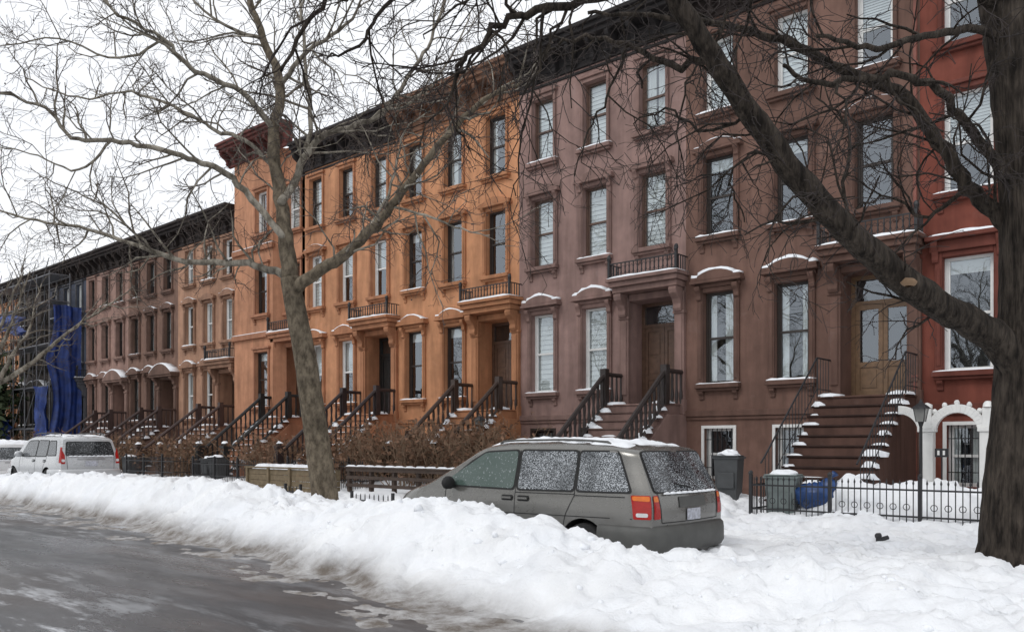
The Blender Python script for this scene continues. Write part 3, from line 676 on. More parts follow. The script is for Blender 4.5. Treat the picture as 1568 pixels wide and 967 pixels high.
def car(name,loc,P,rot=math.pi):
    par=empty(name,loc); par.rotation_euler=(0,0,rot)
    L,W,r=P['L'],P['W'],P['r']
    sx=np.linspace(-.5,L+.5,700); sz=np.interp(sx,[p[0] for p in P['prof']],[p[1] for p in P['prof']])
    ker=np.exp(-np.linspace(-2,2,61)**2);ker/=ker.sum(); pad=np.pad(sz,30,mode='edge'); sz=np.convolve(pad,ker,'valid')
    zt=lambda x: float(np.interp(x,sx,sz))
    def plan(x):
        f=1-P.get('rr',.10)*(1-min(x/.4,1))**2; g=1-P.get('fr',.28)*(1-min((L-x)/1.0,1))**2
        return W/2*f*g
    S=P['side']; s=lambda z: float(np.interp(z,[q[0] for q in S],[q[1] for q in S]))
    def surf(x,z):
        zz=zt(x);zc=zz-r; y=plan(x)*s(min(z,zc))
        if z>zc: y*=max(0,1-min(1,(z-zc)/r)**3)**(1/3)
        return y
    RO=P['roff']; roff=lambda z: float(np.interp(z,[q[0] for q in RO],[q[1] for q in RO]))
    shx=lambda x,z: x+roff(z)*max(0,1-x/1.2)
    NS=90; KS=14; KA=9; zb=P.get('zb',.27)
    body=MB(); xs_=np.linspace(0,L,NS); rows=[]
    for x in xs_:
        zz=zt(x);zc=zz-r;row=[]
        for k in range(KS):
            z=zb+(zc-zb)*k/(KS-1); row.append((shx(x,z),plan(x)*s(z),z))
        w0=plan(x)*s(zc)
        for k in range(1,KA+1):
            a=math.pi/2*k/KA; y=w0*math.cos(a)**(2/3) if k<KA else 0; z=zc+r*math.sin(a)**(2/3); row.append((shx(x,z),y,z))
        rows.append(row)
    K=KS+KA
    vi={}
    def vid(i,k,sg):
        if k==K-1: sg=1
        key=(i,k,sg)
        if key not in vi:
            q=rows[i][k]; vi[key]=len(body.v); body.v.append((q[0],q[1]*sg,q[2]))
        return vi[key]
    w0,w1=P['ws']
    for i in range(NS-1):
        xm=(xs_[i]+xs_[i+1])/2
        for k in range(K-1):
            mt=1 if (w0<xm<w1 and k>=KS+1) else 0
            for sg in (1,-1):
                q=[vid(i,k,sg),vid(i+1,k,sg),vid(i+1,k+1,sg),vid(i,k+1,sg)]
                q=list(dict.fromkeys(q)); body.face(tuple(q if sg==1 else q[::-1]),mt)
        body.face((vid(i,0,1),vid(i,0,-1),vid(i+1,0,-1),vid(i+1,0,1)),2)
    B=P.get('bulge',.06); NJ=10
    for end in (0,NS-1):
        sgn=-1 if end==0 else 1
        grid=[]
        for k in range(K):
            q=rows[end][k]; rr=[]
            for j in range(NJ+1):
                u=1-2*j/NJ
                if j==0: rr.append(vid(end,k,1))
                elif j==NJ: rr.append(vid(end,k,-1))
                elif k==K-1: rr.append(vid(end,k,1))
                else:
                    body.v.append((q[0]+sgn*B*(1-u*u),q[1]*u,q[2])); rr.append(len(body.v)-1)
            grid.append(rr)
        for k in range(K-1):
            for j in range(NJ):
                q=list(dict.fromkeys([grid[k][j],grid[k][j+1],grid[k+1][j+1],grid[k+1][j]]))
                if len(q)>2: body.face(tuple(q),0)
        body.face(tuple(grid[0]),2)
    pm=P['paint']
    o=body.build('body',[pm,M['cglass'],M['rubber']],par,smooth=True)
    wr=P['wr']; wy=W/2
    for wx in P['wx']:
        for sg in (1,-1):
            c=MB(); c.tube([Vector((wx,sg*(wy-.30),wr)),Vector((wx,sg*(wy+.2),wr))],wr+.06,40); co=c.build('wheel_well_cut',[M['rubber']],None)
            co.parent=par
            md=o.modifiers.new('w','BOOLEAN'); md.object=co; md.operation='DIFFERENCE'; md.solver='EXACT'
    bpy.context.view_layer.update(); dg=bpy.context.evaluated_depsgraph_get()
    nm=bpy.data.meshes.new_from_object(o.evaluated_get(dg)); 
    for md in list(o.modifiers): o.modifiers.remove(md)
    if len(nm.polygons)>500: o.data=nm
    for c in [c for c in bpy.data.objects if c.name.startswith('wheel_well_cut')]: bpy.data.objects.remove(c)
    try:
        o.data.polygons.foreach_set('use_smooth',[True]*len(o.data.polygons)); o.data.set_sharp_from_angle(angle=R(35))
    except Exception as ex: print(ex)
    D=MB()
    mats=[M['rubber'],P['gs'],P['gf'],M['lampred'],M['lamporange'],M['lampwhite'],M['trimgrey'],M['rim'],pm,M['plate'],P['gr'],M['snowc']]
    def side(sg):
        return lambda x,z,off: (shx(x,z),sg*(surf(x,z)+off),z)
    def rear(y,z,off):
        yw=max(.05,plan(0)*s(min(z,zt(0)-r))); return (shx(0,z)-B*(1-min(1,abs(y)/yw)**2)-off,y,z)
    for sg in (1,-1):
        mp=side(sg)
        for (poly,fr) in P['wins']:
            c=(sum(p[0] for p in poly)/len(poly),sum(p[1] for p in poly)/len(poly))
            big=[(c[0]+(p[0]-c[0])*(1+.03/max(.1,abs(p[0]-c[0]))),c[1]+(p[1]-c[1])*(1+.025/max(.1,abs(p[1]-c[1])))) for p in poly]
            patch(D,rounded(big,.07),mp,.004,0); patch(D,rounded(poly,.06),mp,.009,1 if fr else 2)
        for st in P['seams']: strip(D,st,mp,.012,.003,0)
        for (a,b,c,d,mt) in P.get('bands',[]): patch(D,[(a,c),(b,c),(b,d),(a,d)],mp,.012,mt,sub=12)
        for (hx,hzz) in P['handles']:
            q=mp(hx,hzz,0); patch(D,rounded([(hx-.11,hzz-.04),(hx+.11,hzz-.04),(hx+.11,hzz+.04),(hx-.11,hzz+.04)],.03),mp,.004,0)
            yy=q[1]; D.box(q[0]-.09,q[0]+.09,min(yy+sg*.01,yy+sg*.035),max(yy+sg*.01,yy+sg*.035),hzz-.012,hzz+.016,8)
        for (poly,mt) in P['slamps']: patch(D,rounded(poly,.02,2),mp,.008 if mt==3 else .012,mt)
        for (poly,mt) in P['rlamps']: patch(D,rounded([(sg*p[0],p[1]) for p in poly],.02,2),rear,.008 if mt==3 else .012,mt)
        mx,mz=P['mir']; q=mp(mx,mz,0)
        D.lump(q[0],q[1]+sg*.13,mz+.05,.07,.13,.10,0 if P.get('mirdark',1) else 8,nu=12,nv=4,full=True,rng=random.Random(1),var=.03); D.box(q[0]-.03,q[0]+.03,min(q[1],q[1]+sg*.1),max(q[1],q[1]+sg*.1),mz-.03,mz+.02,0)
        pts=[]
        for xx in np.linspace(P['rack'][0],P['rack'][1],10):
            w=plan(xx)*s(zt(xx)-r)*.80; zz=zt(xx)-r+r*(1-.8**3)**(1/3); pts.append(Vector((shx(xx,zz),sg*w,zz+P['rackh'])))
        pts=[pts[0]-Vector((.06,0,P['rackh']))]+pts+[pts[-1]+Vector((.06,0,-P['rackh']))]
        D.tube(pts,.016,6,6)
        for wx in P['wx']:
            prof=[(.0,.60),(.0,.93),(.03,.985),(.10,1.0),(.19,.985),(.22,.9),(.22,.5)]
            b=len(D.v);n=36;y0=sg*(wy-.005)
            for (dy,rr) in prof:
                for j in range(n):
                    a=2*math.pi*j/n; D.v.append((wx+math.cos(a)*rr*wr,y0-sg*dy,wr+math.sin(a)*rr*wr))
            for i in range(len(prof)-1):
                for j in range(n): a=b+i*n+j;c=b+i*n+(j+1)%n; D.face((a,c,c+n,a+n),0)
            b=len(D.v)
            ring=[(.015,.62),(.04,.60),(.05,.52)]
            for (dy,rr) in ring:
                for j in range(n): a=2*math.pi*j/n; D.v.append((wx+math.cos(a)*rr*wr,y0-sg*dy,wr+math.sin(a)*rr*wr))
            for i in range(2):
                for j in range(n): a=b+i*n+j;c=b+i*n+(j+1)%n; D.face((a,c,c+n,a+n),7)
            D.face(tuple(b+2*n+j for j in range(n)),0)
            for q in range(6):
                a=2*math.pi*q/6; ca,sa=math.cos(a),math.sin(a)
                pp=[(.10,-.14),(.58,-.09),(.58,.09),(.10,.14)]
                idx=[]
                for (u,v) in pp: D.v.append((wx+(ca*u-sa*v)*wr,y0-sg*.035,wr+(sa*u+ca*v)*wr)); idx.append(len(D.v)-1)
                D.face(tuple(idx),7)
            D.tube([Vector((wx,y0-sg*.05,wr)),Vector((wx,y0-sg*.02,wr))],.14*wr,12,7)
    for (poly,mt) in P['rear']: 
        if mt==10:
            c=(sum(p[0] for p in poly)/len(poly),sum(p[1] for p in poly)/len(poly))
            patch(D,rounded([(c[0]+(p[0]-c[0])*1.04,c[1]+(p[1]-c[1])*1.07) for p in poly],.08),rear,.004,0)
        patch(D,rounded(poly,.05 if mt==10 else .015),rear,.015 if mt==9 else .01,mt,rings=7)
    for st in P['rseams']: strip(D,st,rear,.012,.004,0)
    def bumper(x_end,dirn,z0,z1,mt,dep=.07):
        hwid=plan(.3 if dirn<0 else L-.35)*s((z0+z1)/2)
        if dirn<0: path=[(.75,hwid+.005),(.35,hwid+.01),(.12,hwid-.03),(.0,hwid-.12),(-.07,hwid-.35),(-.10,0)]
        else: path=[(L-.9,plan(L-.9)*.98),(L-.5,plan(L-.5)),(L-.2,plan(L-.2)),(L-.04,plan(L-.02)*.9),(L+.05,.35),(L+.07,0)]
        path=path+[(a,-b) for a,b in path[-2::-1]]
        pv=sweep_smooth([(a,b,0) for a,b in path],4); b0=len(D.v)
        pr=[(-.06,z0-.02),(dep*.5,z0),(dep,z0+.06),(dep,z1-.1),(dep*.85,z1-.03),(dep*.4,z1),(-.08,z1+.01)]
        for i,p in enumerate(pv):
            t=(pv[min(i+1,len(pv)-1)]-pv[max(i-1,0)]).normalized(); nn=Vector((t.y,-t.x,0))
            if nn.x*dirn<0 and abs(nn.x)>.3: nn=-nn
            elif abs(nn.x)<=.3 and nn.y*p.y<0: nn=-nn
            for (o_,z) in pr: D.v.append((p.x+nn.x*o_,p.y+nn.y*o_,z))
        k=len(pr)
        for i in range(len(pv)-1):
            for j in range(k-1): a=b0+i*k+j; D.face((a,a+1,a+k+1,a+k),mt)
    bumper(0,-1,*P['rb']); bumper(L,1,*P['fb'])
    D.tube([Vector(rear(0,P['wip'],.03)),Vector(rear(.32,P['wip']+.05,.035))],.01,5,0)
    if P.get('snow'):
        for k in range(10):
            yy=-.6+k*.13; q=rear(yy,P['rear'][0][0][0][1]-.02,.02); D.lump(q[0],q[1],q[2]-.01,.03,.08,.03,11,rng=random.Random(k+40),nu=8)
    do=D.build('trim_and_wheels',mats,par,smooth=True,recalc=True)
    try: do.data.set_sharp_from_angle(angle=R(40))
    except Exception: pass
    if P.get('snow'):
        sn=MB(); a0,a1,hh,th=P['snow']; nu_,nv_=90,36
        for i in range(nu_+1):
            for j in range(nv_+1):
                xx=a0+(a1-a0)*i/nu_; v=(-1+2*j/nv_)*.90; w=plan(xx)*s(zt(xx)-r)
                zz=zt(xx)-r+r*(1-abs(v)**3)**(1/3)
                ed=min(1,i/6,(nu_-i)/6,j/3,(nv_-j)/3)
                nse=float(fbm(np.array([xx]),np.array([w*v]),3.6,4,P.get('ss',5))[0])
                sn.v.append((shx(xx,zz),w*v,zz+(nse-th)*hh*(ed if nse>th else 1)-(1-ed)*.02))
        for i in range(nu_):
            for j in range(nv_): a=i*(nv_+1)+j; sn.face((a,a+1,a+nv_+2,a+nv_+1))
        sn.build('roof_snow',[M['snowc']],par,smooth=True)
    return par
VAN=dict(L=5.02,W=1.94,r=.15,bulge=.07,rr=.08,fr=.30,prof=[(0,1.67),(.5,1.725),(1.5,1.765),(2.6,1.755),(3.0,1.705),(3.5,1.44),(4.05,1.16),(4.35,1.09),(4.75,.98),(4.95,.84),(5.02,.70)],
 side=[(.2,.93),(.42,.975),(.66,1.0),(.86,.997),(1.03,.978),(1.10,.96),(1.40,.88),(1.70,.815)],
 roff=[(0,.05),(.4,.0),(.9,.0),(1.07,.03),(1.67,.33)],ws=(3.08,4.02),wr=.335,wx=(1.02,4.10),
 wins=[([(.26,1.10),(1.13,1.09),(1.13,1.60),(.34,1.60)],1),([(1.20,1.09),(2.18,1.08),(2.18,1.61),(1.20,1.605)],1),([(2.26,1.08),(3.72,1.10),(3.46,1.26),(3.14,1.44),(2.90,1.58),(2.26,1.61)],0)],
 seams=[[(1.17,1.62),(1.17,1.02),(1.3,.78),(1.42,.34)],[(2.22,1.62),(2.22,.34)],[(3.62,1.04),(3.66,.34)],[(1.17,1.04),(2.22,1.03)],[(2.22,.34),(3.66,.34)],[(.35,1.03),(1.17,1.025)],[(.25,.76),(3.9,.72)]],
 bands=[],handles=[(2.36,.95),(2.06,.95)],mir=(3.45,1.08),
 slamps=[([(-.0,.76),(.23,.76),(.26,1.06),(.0,1.06)],3),([(.04,.79),(.19,.79),(.195,.84),(.04,.84)],5),([(.01,.985),(.235,.995),(.24,1.05),(.01,1.05)],4)],
 rlamps=[([(.73,.76),(.86,.76),(.84,1.06),(.75,1.06)],3),([(.75,.98),(.845,.98),(.84,1.045),(.76,1.045)],4)],
 rear=[([(-.78,1.10),(.78,1.10),(.71,1.60),(-.71,1.60)],10),([(-.33,.89),(.33,.89),(.33,1.03),(-.33,1.03)],6),([(-.17,.72),(.17,.72),(.17,.87),(-.17,.87)],9)],
 rseams=[[(-.70,.71),(.70,.71)],[(.70,.71),(.74,1.08)],[(-.70,.71),(-.74,1.08)]],rb=(.34,.67,6),fb=(.28,.6,6),rack=(.7,2.7),rackh=.035,wip=1.14,
 gs=M['frost'],gf=M['cglass'],gr=M['frostr'],paint=paint('paint_grey_green',(.165,.16,.147)),snow=(.15,3.05,.12,.33))
car('parked_minivan',(-5.72,9.93,0.0),VAN)
SUVp=dict(L=4.7,W=1.85,r=.12,bulge=.05,rr=.07,fr=.25,prof=[(0,1.70),(.3,1.77),(1.2,1.80),(2.5,1.79),(2.95,1.70),(3.35,1.42),(3.65,1.18),(3.9,1.12),(4.4,1.05),(4.62,.93),(4.7,.8)],
 side=[(.3,.93),(.5,.98),(.75,1.0),(.95,.99),(1.1,.965),(1.4,.89),(1.75,.81)],zb=.36,
 roff=[(0,.05),(.5,0),(1.0,.0),(1.15,.03),(1.7,.22)],ws=(2.95,3.62),wr=.38,wx=(.95,3.78),
 wins=[([(.30,1.18),(.95,1.17),(.95,1.60),(.38,1.60)],1),([(1.05,1.15),(1.85,1.14),(1.85,1.62),(1.05,1.61)],1),([(1.93,1.14),(3.2,1.15),(3.0,1.35),(2.75,1.55),(2.6,1.61),(1.93,1.62)],1)],
 seams=[[(1.0,1.6),(1.0,1.1),(1.25,.8),(1.3,.45)],[(1.89,1.6),(1.89,.45)],[(3.2,1.1),(3.25,.45)]],handles=[(2.03,1.0),(1.15,1.0)],mir=(3.0,1.15),mirdark=0,
 bands=[(1.32,3.3,.5,.62,6)],slamps=[([(.0,.95),(.1,.95),(.1,1.42),(.0,1.42)],3)],rlamps=[([(.74,.92),(.86,.92),(.82,1.40),(.74,1.2)],3),([(.75,.98),(.84,.98),(.84,1.06),(.75,1.06)],5)],
 rear=[([(-.70,1.17),(.70,1.17),(.63,1.58),(-.63,1.58)],10),([(-.18,.85),(.18,.85),(.18,1.0),(-.18,1.0)],9),([(-.4,1.04),(.4,1.04),(.4,1.08),(-.4,1.08)],7)],
 rseams=[[(-.68,.75),(.68,.75)],[(.68,.75),(.70,1.2)],[(-.68,.75),(-.70,1.2)]],rb=(.45,.76,8),fb=(.4,.75,8),rack=(.5,2.6),rackh=.08,wip=1.2,
 gs=frost('suv_glass',(.06,.065,.07),.5,.8,40),gf=M['cglass'],gr=frost('suv_rear_glass',(.02,.022,.024),.55,.8,40),paint=paint('paint_silver',(.50,.51,.52),.3),snow=(.1,2.9,.10,.50))
car('parked_suv',(-26.7,10.75,.20),SUVp)
S3=dict(SUVp); S3.update(paint=paint('paint_white_car',(.7,.7,.7),0),snow=(.0,3.0,.16,.2),gr=M['frostr'],ss=9)
car('parked_suv',(-33.4,10.9,.0),S3)
# ---------------------------------------------------------------- trees
def bark(name,c1,c2,sc,bs=.6,zs=.35,snowy=0):
    m,nt,b=newmat(name)
    f=noisef(nt,sc,5,(1,1,zs),.65)
    col=ramp(nt,f,[(.36,c1),(.60,c2)])
    col=mixc(nt,1.0,col,ramp(nt,noisef(nt,sc*.25,4),[(.35,.7),(.65,1.15)]),'MULTIPLY')
    nt.links.new(col,b.inputs['Base Color']); b.inputs['Roughness'].default_value=.9; b.inputs['Specular IOR Level'].default_value=.2
    w=N(nt,'ShaderNodeTexVoronoi'); w.inputs['Scale'].default_value=sc*2.2; nt.links.new(coords(nt,(1,1,zs*.6)),w.inputs['Vector'])
    bump(nt,b,w.outputs['Distance'],bs,.04); return m
M['syc']=bark('bark_sycamore',(.07,.056,.040),(.185,.152,.11),8.5,.4,.6)
M['sycl']=bark('bark_sycamore_upper',(.10,.085,.065),(.32,.29,.24),6,.2,.5)
M['sycb']=basic('twigs_sycamore',(.075,.058,.05),.9,.3,2,bmp=0)
M['drk']=bark('bark_dark',(.013,.010,.008),(.062,.050,.040),13,1.0,.22)
M['drkb']=basic('twigs_dark',(.030,.022,.020),.9,.3,2,bmp=0)
def rv(r): return Vector((r.gauss(0,1),r.gauss(0,1),r.gauss(0,1)))
def twig(mb,p,d,L,r0,lev,rng,P):
    ns=(6,5,4,3)[min(lev,3)]; sides=(6,4,3,3)[min(lev,3)]
    pts=[p.copy()];rad=[r0]; q=p.copy(); d=d.normalized()
    r1=max(P['rmin'],r0*.35)
    for i in range(ns):
        d=(d+rv(rng)*P['wob']+Vector((0,0,P['grav'][min(lev,3)]))).normalized(); q=q+d*(L/ns); pts.append(q.copy()); rad.append(r0+(r1-r0)*(i+1)/ns)
    mb.tube(pts,rad,sides,P['mi'][min(lev,3)],cap=False)
    if lev<P['maxlev']: children(mb,pts,rad,L,lev+1,rng,P)
    elif P.get('balls') and rng.random()<P['balls']:
        e=pts[-1]; mb.lump(e.x,e.y,e.z-.05,.018,.018,.02,2,nu=5,nv=2,full=True,rng=rng)
def children(mb,pts,rad,L,lev,rng,P,t0=.18):
    n=max(1,int(L*P['dens'][lev]*rng.uniform(.8,1.2)))
    for i in range(n):
        t=t0+(1-t0)*(i+rng.random())/n; f=t*(len(pts)-1); k=min(int(f),len(pts)-2); p=pts[k].lerp(pts[k+1],f-k); tan=(pts[k+1]-pts[k]).normalized()
        pr=rv(rng); pr=pr-tan*pr.dot(tan)
        if pr.length<1e-3: continue
        pr.normalize(); a=R(rng.uniform(*P['ang'])); d=tan*math.cos(a)+pr*math.sin(a)
        l=P['len'][lev]*rng.uniform(.5,1.3)*(1-.35*t); r=min(rad[k]*.7,P['rad'][lev]*rng.uniform(.7,1.2))
        twig(mb,p,d,l,r,lev,rng,P)
def limb(mb,pts,r0,r1,rng,P,mat,sides=10,kids=True,t0=.15,sub=5,wob=.02,lev=1,powr=1.0):
    S=sweep_smooth(pts,sub); n=len(S)
    for i in range(1,n-1): S[i]+=rv(rng)*wob
    rad=[(r0+(r1-r0)*(i/(n-1))**powr)*rng.uniform(.95,1.06) for i in range(n)]
    mb.tube(S,rad,sides,mat,cap=True)
    L=sum((S[i+1]-S[i]).length for i in range(n-1))
    if kids: children(mb,S,rad,L,lev,rng,P,t0)
    return S
rng=random.Random(21); T=MB()
PS=dict(rmin=.0042,wob=.26,grav=(.05,.05,.02,-.02),mi=(1,1,2,2),maxlev=3,dens=(0,2.6,4.8,6.0),len=(0,2.2,.95,.42),rad=(0,.030,.012,.0065),ang=(30,70),balls=.05)
z0=19.3
def q(*a): return [sv(p[0],p[1],p[2] if len(p)>2 else z0) for p in a]
base=sv(499,775,z0); base.z=.1
trunk=[base,sv(497,755,z0),sv(488,690,z0),sv(478,620,z0),sv(466,540,z0),sv(452,470,z0),sv(444,425,z0)]
S=sweep_smooth(trunk,6); rad=[.32+.20*max(0,1-i/6)**2-.11*(i/(len(S)-1)) for i in range(len(S))]
T.tube(S,rad,20,0,jit=.03,rng=rng)
limb(T,q((442,455),(480,420,19.0),(520,395,18.7),(560,360,18.5),(600,315,18.2),(640,262,18),(690,200,17.6),(740,155,17.2),(800,125,16.8)),.15,.035,rng,PS,0,12,t0=.2)
limb(T,q((445,430),(436,360,19.4),(428,290,19.6),(418,205,19.8),(428,130,20),(402,60,20.2),(380,-20,20.4),(385,-120,20.6)),.19,.05,rng,PS,0,12,t0=.25)
limb(T,q((442,425),(400,408,19.8),(340,402,20.3),(270,397,20.8),(200,372,21.4),(120,348,22),(40,335,22.5),(-60,305,23)),.095,.02,rng,PS,1,9,t0=.12)
limb(T,q((436,365),(395,315,19.2),(345,265,19),(300,245,18.8),(240,228,18.5),(170,215,18.2),(110,208,18),(70,165,17.8),(0,140,17.5),(-60,120,17.3)),.085,.018,rng,PS,1,9,t0=.12)
limb(T,q((430,310),(452,275,19.9),(478,225,20.1),(500,205,20.2),(545,190,20.4),(590,170,20.6),(630,110,20.8),(660,60,21),(690,-30,21.2)),.10,.03,rng,PS,1,9,t0=.12)
limb(T,q((470,235,20.1),(476,170,20.3),(466,90,20.5),(462,10,20.7),(450,-90,21)),.06,.025,rng,PS,1,8,t0=.1)
limb(T,q((420,200,19.8),(370,140,19.3),(300,110,19),(250,60,18.6),(180,20,18.2),(120,-40,18)),.07,.02,rng,PS,1,8,t0=.1)
limb(T,q((424,260,19.7),(375,215,20.4),(330,200,20.9),(280,170,21.4),(200,140,22),(120,150,22.5),(40,120,23)),.06,.016,rng,PS,1,8,t0=.1)
limb(T,q((428,130,20),(470,80,19.6),(530,40,19.2),(560,-20,19)),.06,.02,rng,PS,1,8,t0=.1)
limb(T,q((600,315,18.2),(650,330,17.8),(700,350,17.5),(750,360,17.2)),.035,.012,rng,PS,1,6,t0=.1)
limb(T,q((560,360,18.5),(600,280,19.3),(620,200,20),(660,170,20.4)),.04,.014,rng,PS,1,6,t0=.1)
limb(T,q((402,60,20.2),(330,30,20.6),(260,-40,21)),.05,.02,rng,PS,1,6,t0=.1)
limb(T,q((240,390,21),(180,330,20.6),(130,300,20.2),(60,270,19.8)),.035,.012,rng,PS,1,6,t0=.1)
limb(T,q((170,215,18.2),(120,260,18.4),(60,240,18.6),(0,225,18.8)),.03,.012,rng,PS,1,6,t0=.1)
limb(T,q((250,60,18.6),(180,90,18.4),(90,60,18.2),(0,70,18)),.03,.012,rng,PS,1,6,t0=.1)
limb(T,q((590,170,20.6),(640,150,20.2),(690,90,20),(720,20,20)),.04,.014,rng,PS,1,6,t0=.1)
T.build('sycamore_tree',[M['syc'],M['sycl'],M['sycb']],smooth=True,recalc=False)
rng=random.Random(5); T=MB()
PD=dict(rmin=.0034,wob=.27,grav=(0,-.03,-.08,-.12),mi=(1,1,2,2),maxlev=3,dens=(0,3.3,5.8,6.5),len=(0,1.4,.66,.32),rad=(0,.018,.0088,.0052),ang=(25,65))
z0=10.0
b=sv(1552,880,z0); b.z=.2
trunk=[b,sv(1552,860,z0),sv(1556,780,z0),sv(1564,690,z0),sv(1571,600,z0),sv(1576,500,z0),sv(1578,380,z0),sv(1574,260,z0),sv(1562,150,z0),sv(1548,50,z0),sv(1530,-60,z0),sv(1510,-220,z0)]
S=sweep_smooth(trunk,5); n=len(S); rad=[.39+.24*max(0,1-i/8)**2-.12*(i/(n-1)) for i in range(n)]
T.tube(S,rad,28,0,jit=.03,rng=rng)
limb(T,q((1572,600,10),(1535,530,9.9),(1500,500,9.8),(1430,462,9.6),(1350,400,9.4),(1280,338,9.2),(1205,250,9.0),(1150,175,8.9),(1090,85,8.8),(1030,-10,8.7),(980,-120,8.6)),.20,.085,rng,PD,0,16,t0=.25,wob=.008)
limb(T,q((1575,400,10),(1535,335,10.1),(1480,288,10.2),(1435,215,10.4),(1375,140,10.5),(1290,105,10.6),(1200,65,10.7),(1110,40,10.8),(1000,25,10.9),(900,20,11)),.11,.022,rng,PD,0,10,t0=.1)
limb(T,q((1575,330,10),(1530,255,9.8),(1480,190,9.5),(1425,130,9.2),(1350,115,9),(1260,130,8.8),(1200,100,8.7)),.07,.02,rng,PD,0,8,t0=.1)
limb(T,q((1555,60,10),(1480,45,9.6),(1400,60,9.2),(1330,75,8.9),(1250,55,8.6)),.055,.02,rng,PD,0,8,t0=.1)
limb(T,q((1545,20,10),(1440,-60,9.4),(1280,-90,9),(1120,-60,8.7),(980,-20,8.5),(870,8,8.4),(790,20,8.3),(740,60,8.3),(700,110,8.3)),.09,.02,rng,PD,0,8,t0=.25)
limb(T,q((980,-120,8.6),(880,-110,8.4),(760,-80,8.3),(640,-70,8.2),(540,-40,8.1),(480,20,8.1),(430,110,8.1)),.06,.014,rng,PD,0,8,t0=.1)
limb(T,q((760,-80,8.3),(680,-40,8.2),(600,0,8.1),(560,60,8.1),(500,90,8.1)),.03,.01,rng,PD,0,6,t0=.1)
limb(T,q((1090,85,8.8),(1030,100,9.2),(960,70,9.5),(880,60,9.8),(830,90,10)),.045,.014,rng,PD,0,7,t0=.1)
limb(T,q((1200,250,9.0),(1150,235,9.4),(1120,280,9.7),(1140,340,9.9)),.02,.008,rng,PD,1,5,t0=.1)
limb(T,q((1350,400,9.4),(1290,300,10),(1300,200,10.4),(1250,150,10.7)),.03,.01,rng,PD,1,6,t0=.1)
limb(T,q((1480,288,10.2),(1420,330,10.5),(1360,300,10.8),(1310,320,11)),.03,.01,rng,PD,1,6,t0=.1)
limb(T,q((870,8,8.4),(830,90,8.5),(800,200,8.6),(790,300,8.7)),.018,.006,rng,PD,1,5,t0=.1)
limb(T,q((960,70,9.5),(930,150,9.5),(900,200,9.6),(880,270,9.7)),.018,.006,rng,PD,1,5,t0=.1)
limb(T,q((1150,175,8.9),(1080,200,9.2),(1020,170,9.5),(970,190,9.8)),.022,.008,rng,PD,1,5,t0=.1)
limb(T,q((700,110,8.3),(690,180,8.3),(720,230,8.4)),.014,.006,rng,PD,1,5,t0=.1)
limb(T,q((790,20,8.3),(760,-20,8.1),(700,10,8.0),(650,60,8.0)),.02,.007,rng,PD,1,5,t0=.1)
limb(T,q((1280,338,9.2),(1230,300,8.9),(1190,330,8.7),(1170,400,8.6)),.018,.006,rng,PD,1,5,t0=.1)
limb(T,q((1110,40,10.8),(1060,110,10.9),(1040,200,11),(1050,270,11)),.02,.007,rng,PD,1,5,t0=.1)
w=sv(1392,432,9.25); T.lump(w.x,w.y,w.z,.09,.09,.05,3,nu=10,nv=3,full=True,rng=rng)
T.build('bare_street_tree',[M['drk'],M['drk'],M['drkb'],basic('cut_wood',(.22,.14,.08),.8)],smooth=True,recalc=False)
def generic(seed,H=11):
    rng=random.Random(seed); T=MB(); P=dict(PS); P['len']=(0,2.4,1.0,.45); P['dens']=(0,1.9,3.6,4.5); P['balls']=0; P['rmin']=.006
    tr=[Vector((0,0,0)),Vector((.1,0,1.5)),Vector((.0,.15,3.2)),Vector((.1,.1,4.6))]; S=sweep_smooth(tr,4); T.tube(S,[.27-.08*i/len(S) for i in range(len(S))],12,0)
    for i in range(8):
        a=i*2.4+rng.uniform(-.3,.3); el=R(rng.uniform(20,75)); L=rng.uniform(5,7.5); p=Vector((.1,.1,3.6+.12*i)); d=Vector((math.cos(a)*math.cos(el),math.sin(a)*math.cos(el),math.sin(el)))
        pts=[p.copy()]
        for k in range(5): d=(d+rv(rng)*.13+Vector((0,0,.10))).normalized(); p=p+d*L/5; pts.append(p.copy())
        limb(T,pts,.12,.02,rng,P,1,8,t0=.15)
    o=T.build('bare_street_tree',[M['syc'],M['sycl'],M['sycb']],smooth=True,recalc=False); return o
g1=generic(3); g1.location=(-41,12.2,.2)
g2=generic(8); g2.location=(-55,12.0,.2)
for (lx,ly,rz,src) in ((-70,12,1.3,g1),(-22,-7.5,2.1,g1),(-33,-7,.6,g2),(-11,-8,4.0,g2),(-46,-7,3.0,g1),(-86,12,4,g2)):
    o=bpy.data.objects.new('bare_street_tree',src.data); o.location=(lx,ly,0.1); o.rotation_euler=(0,0,rz); scene.collection.objects.link(o)
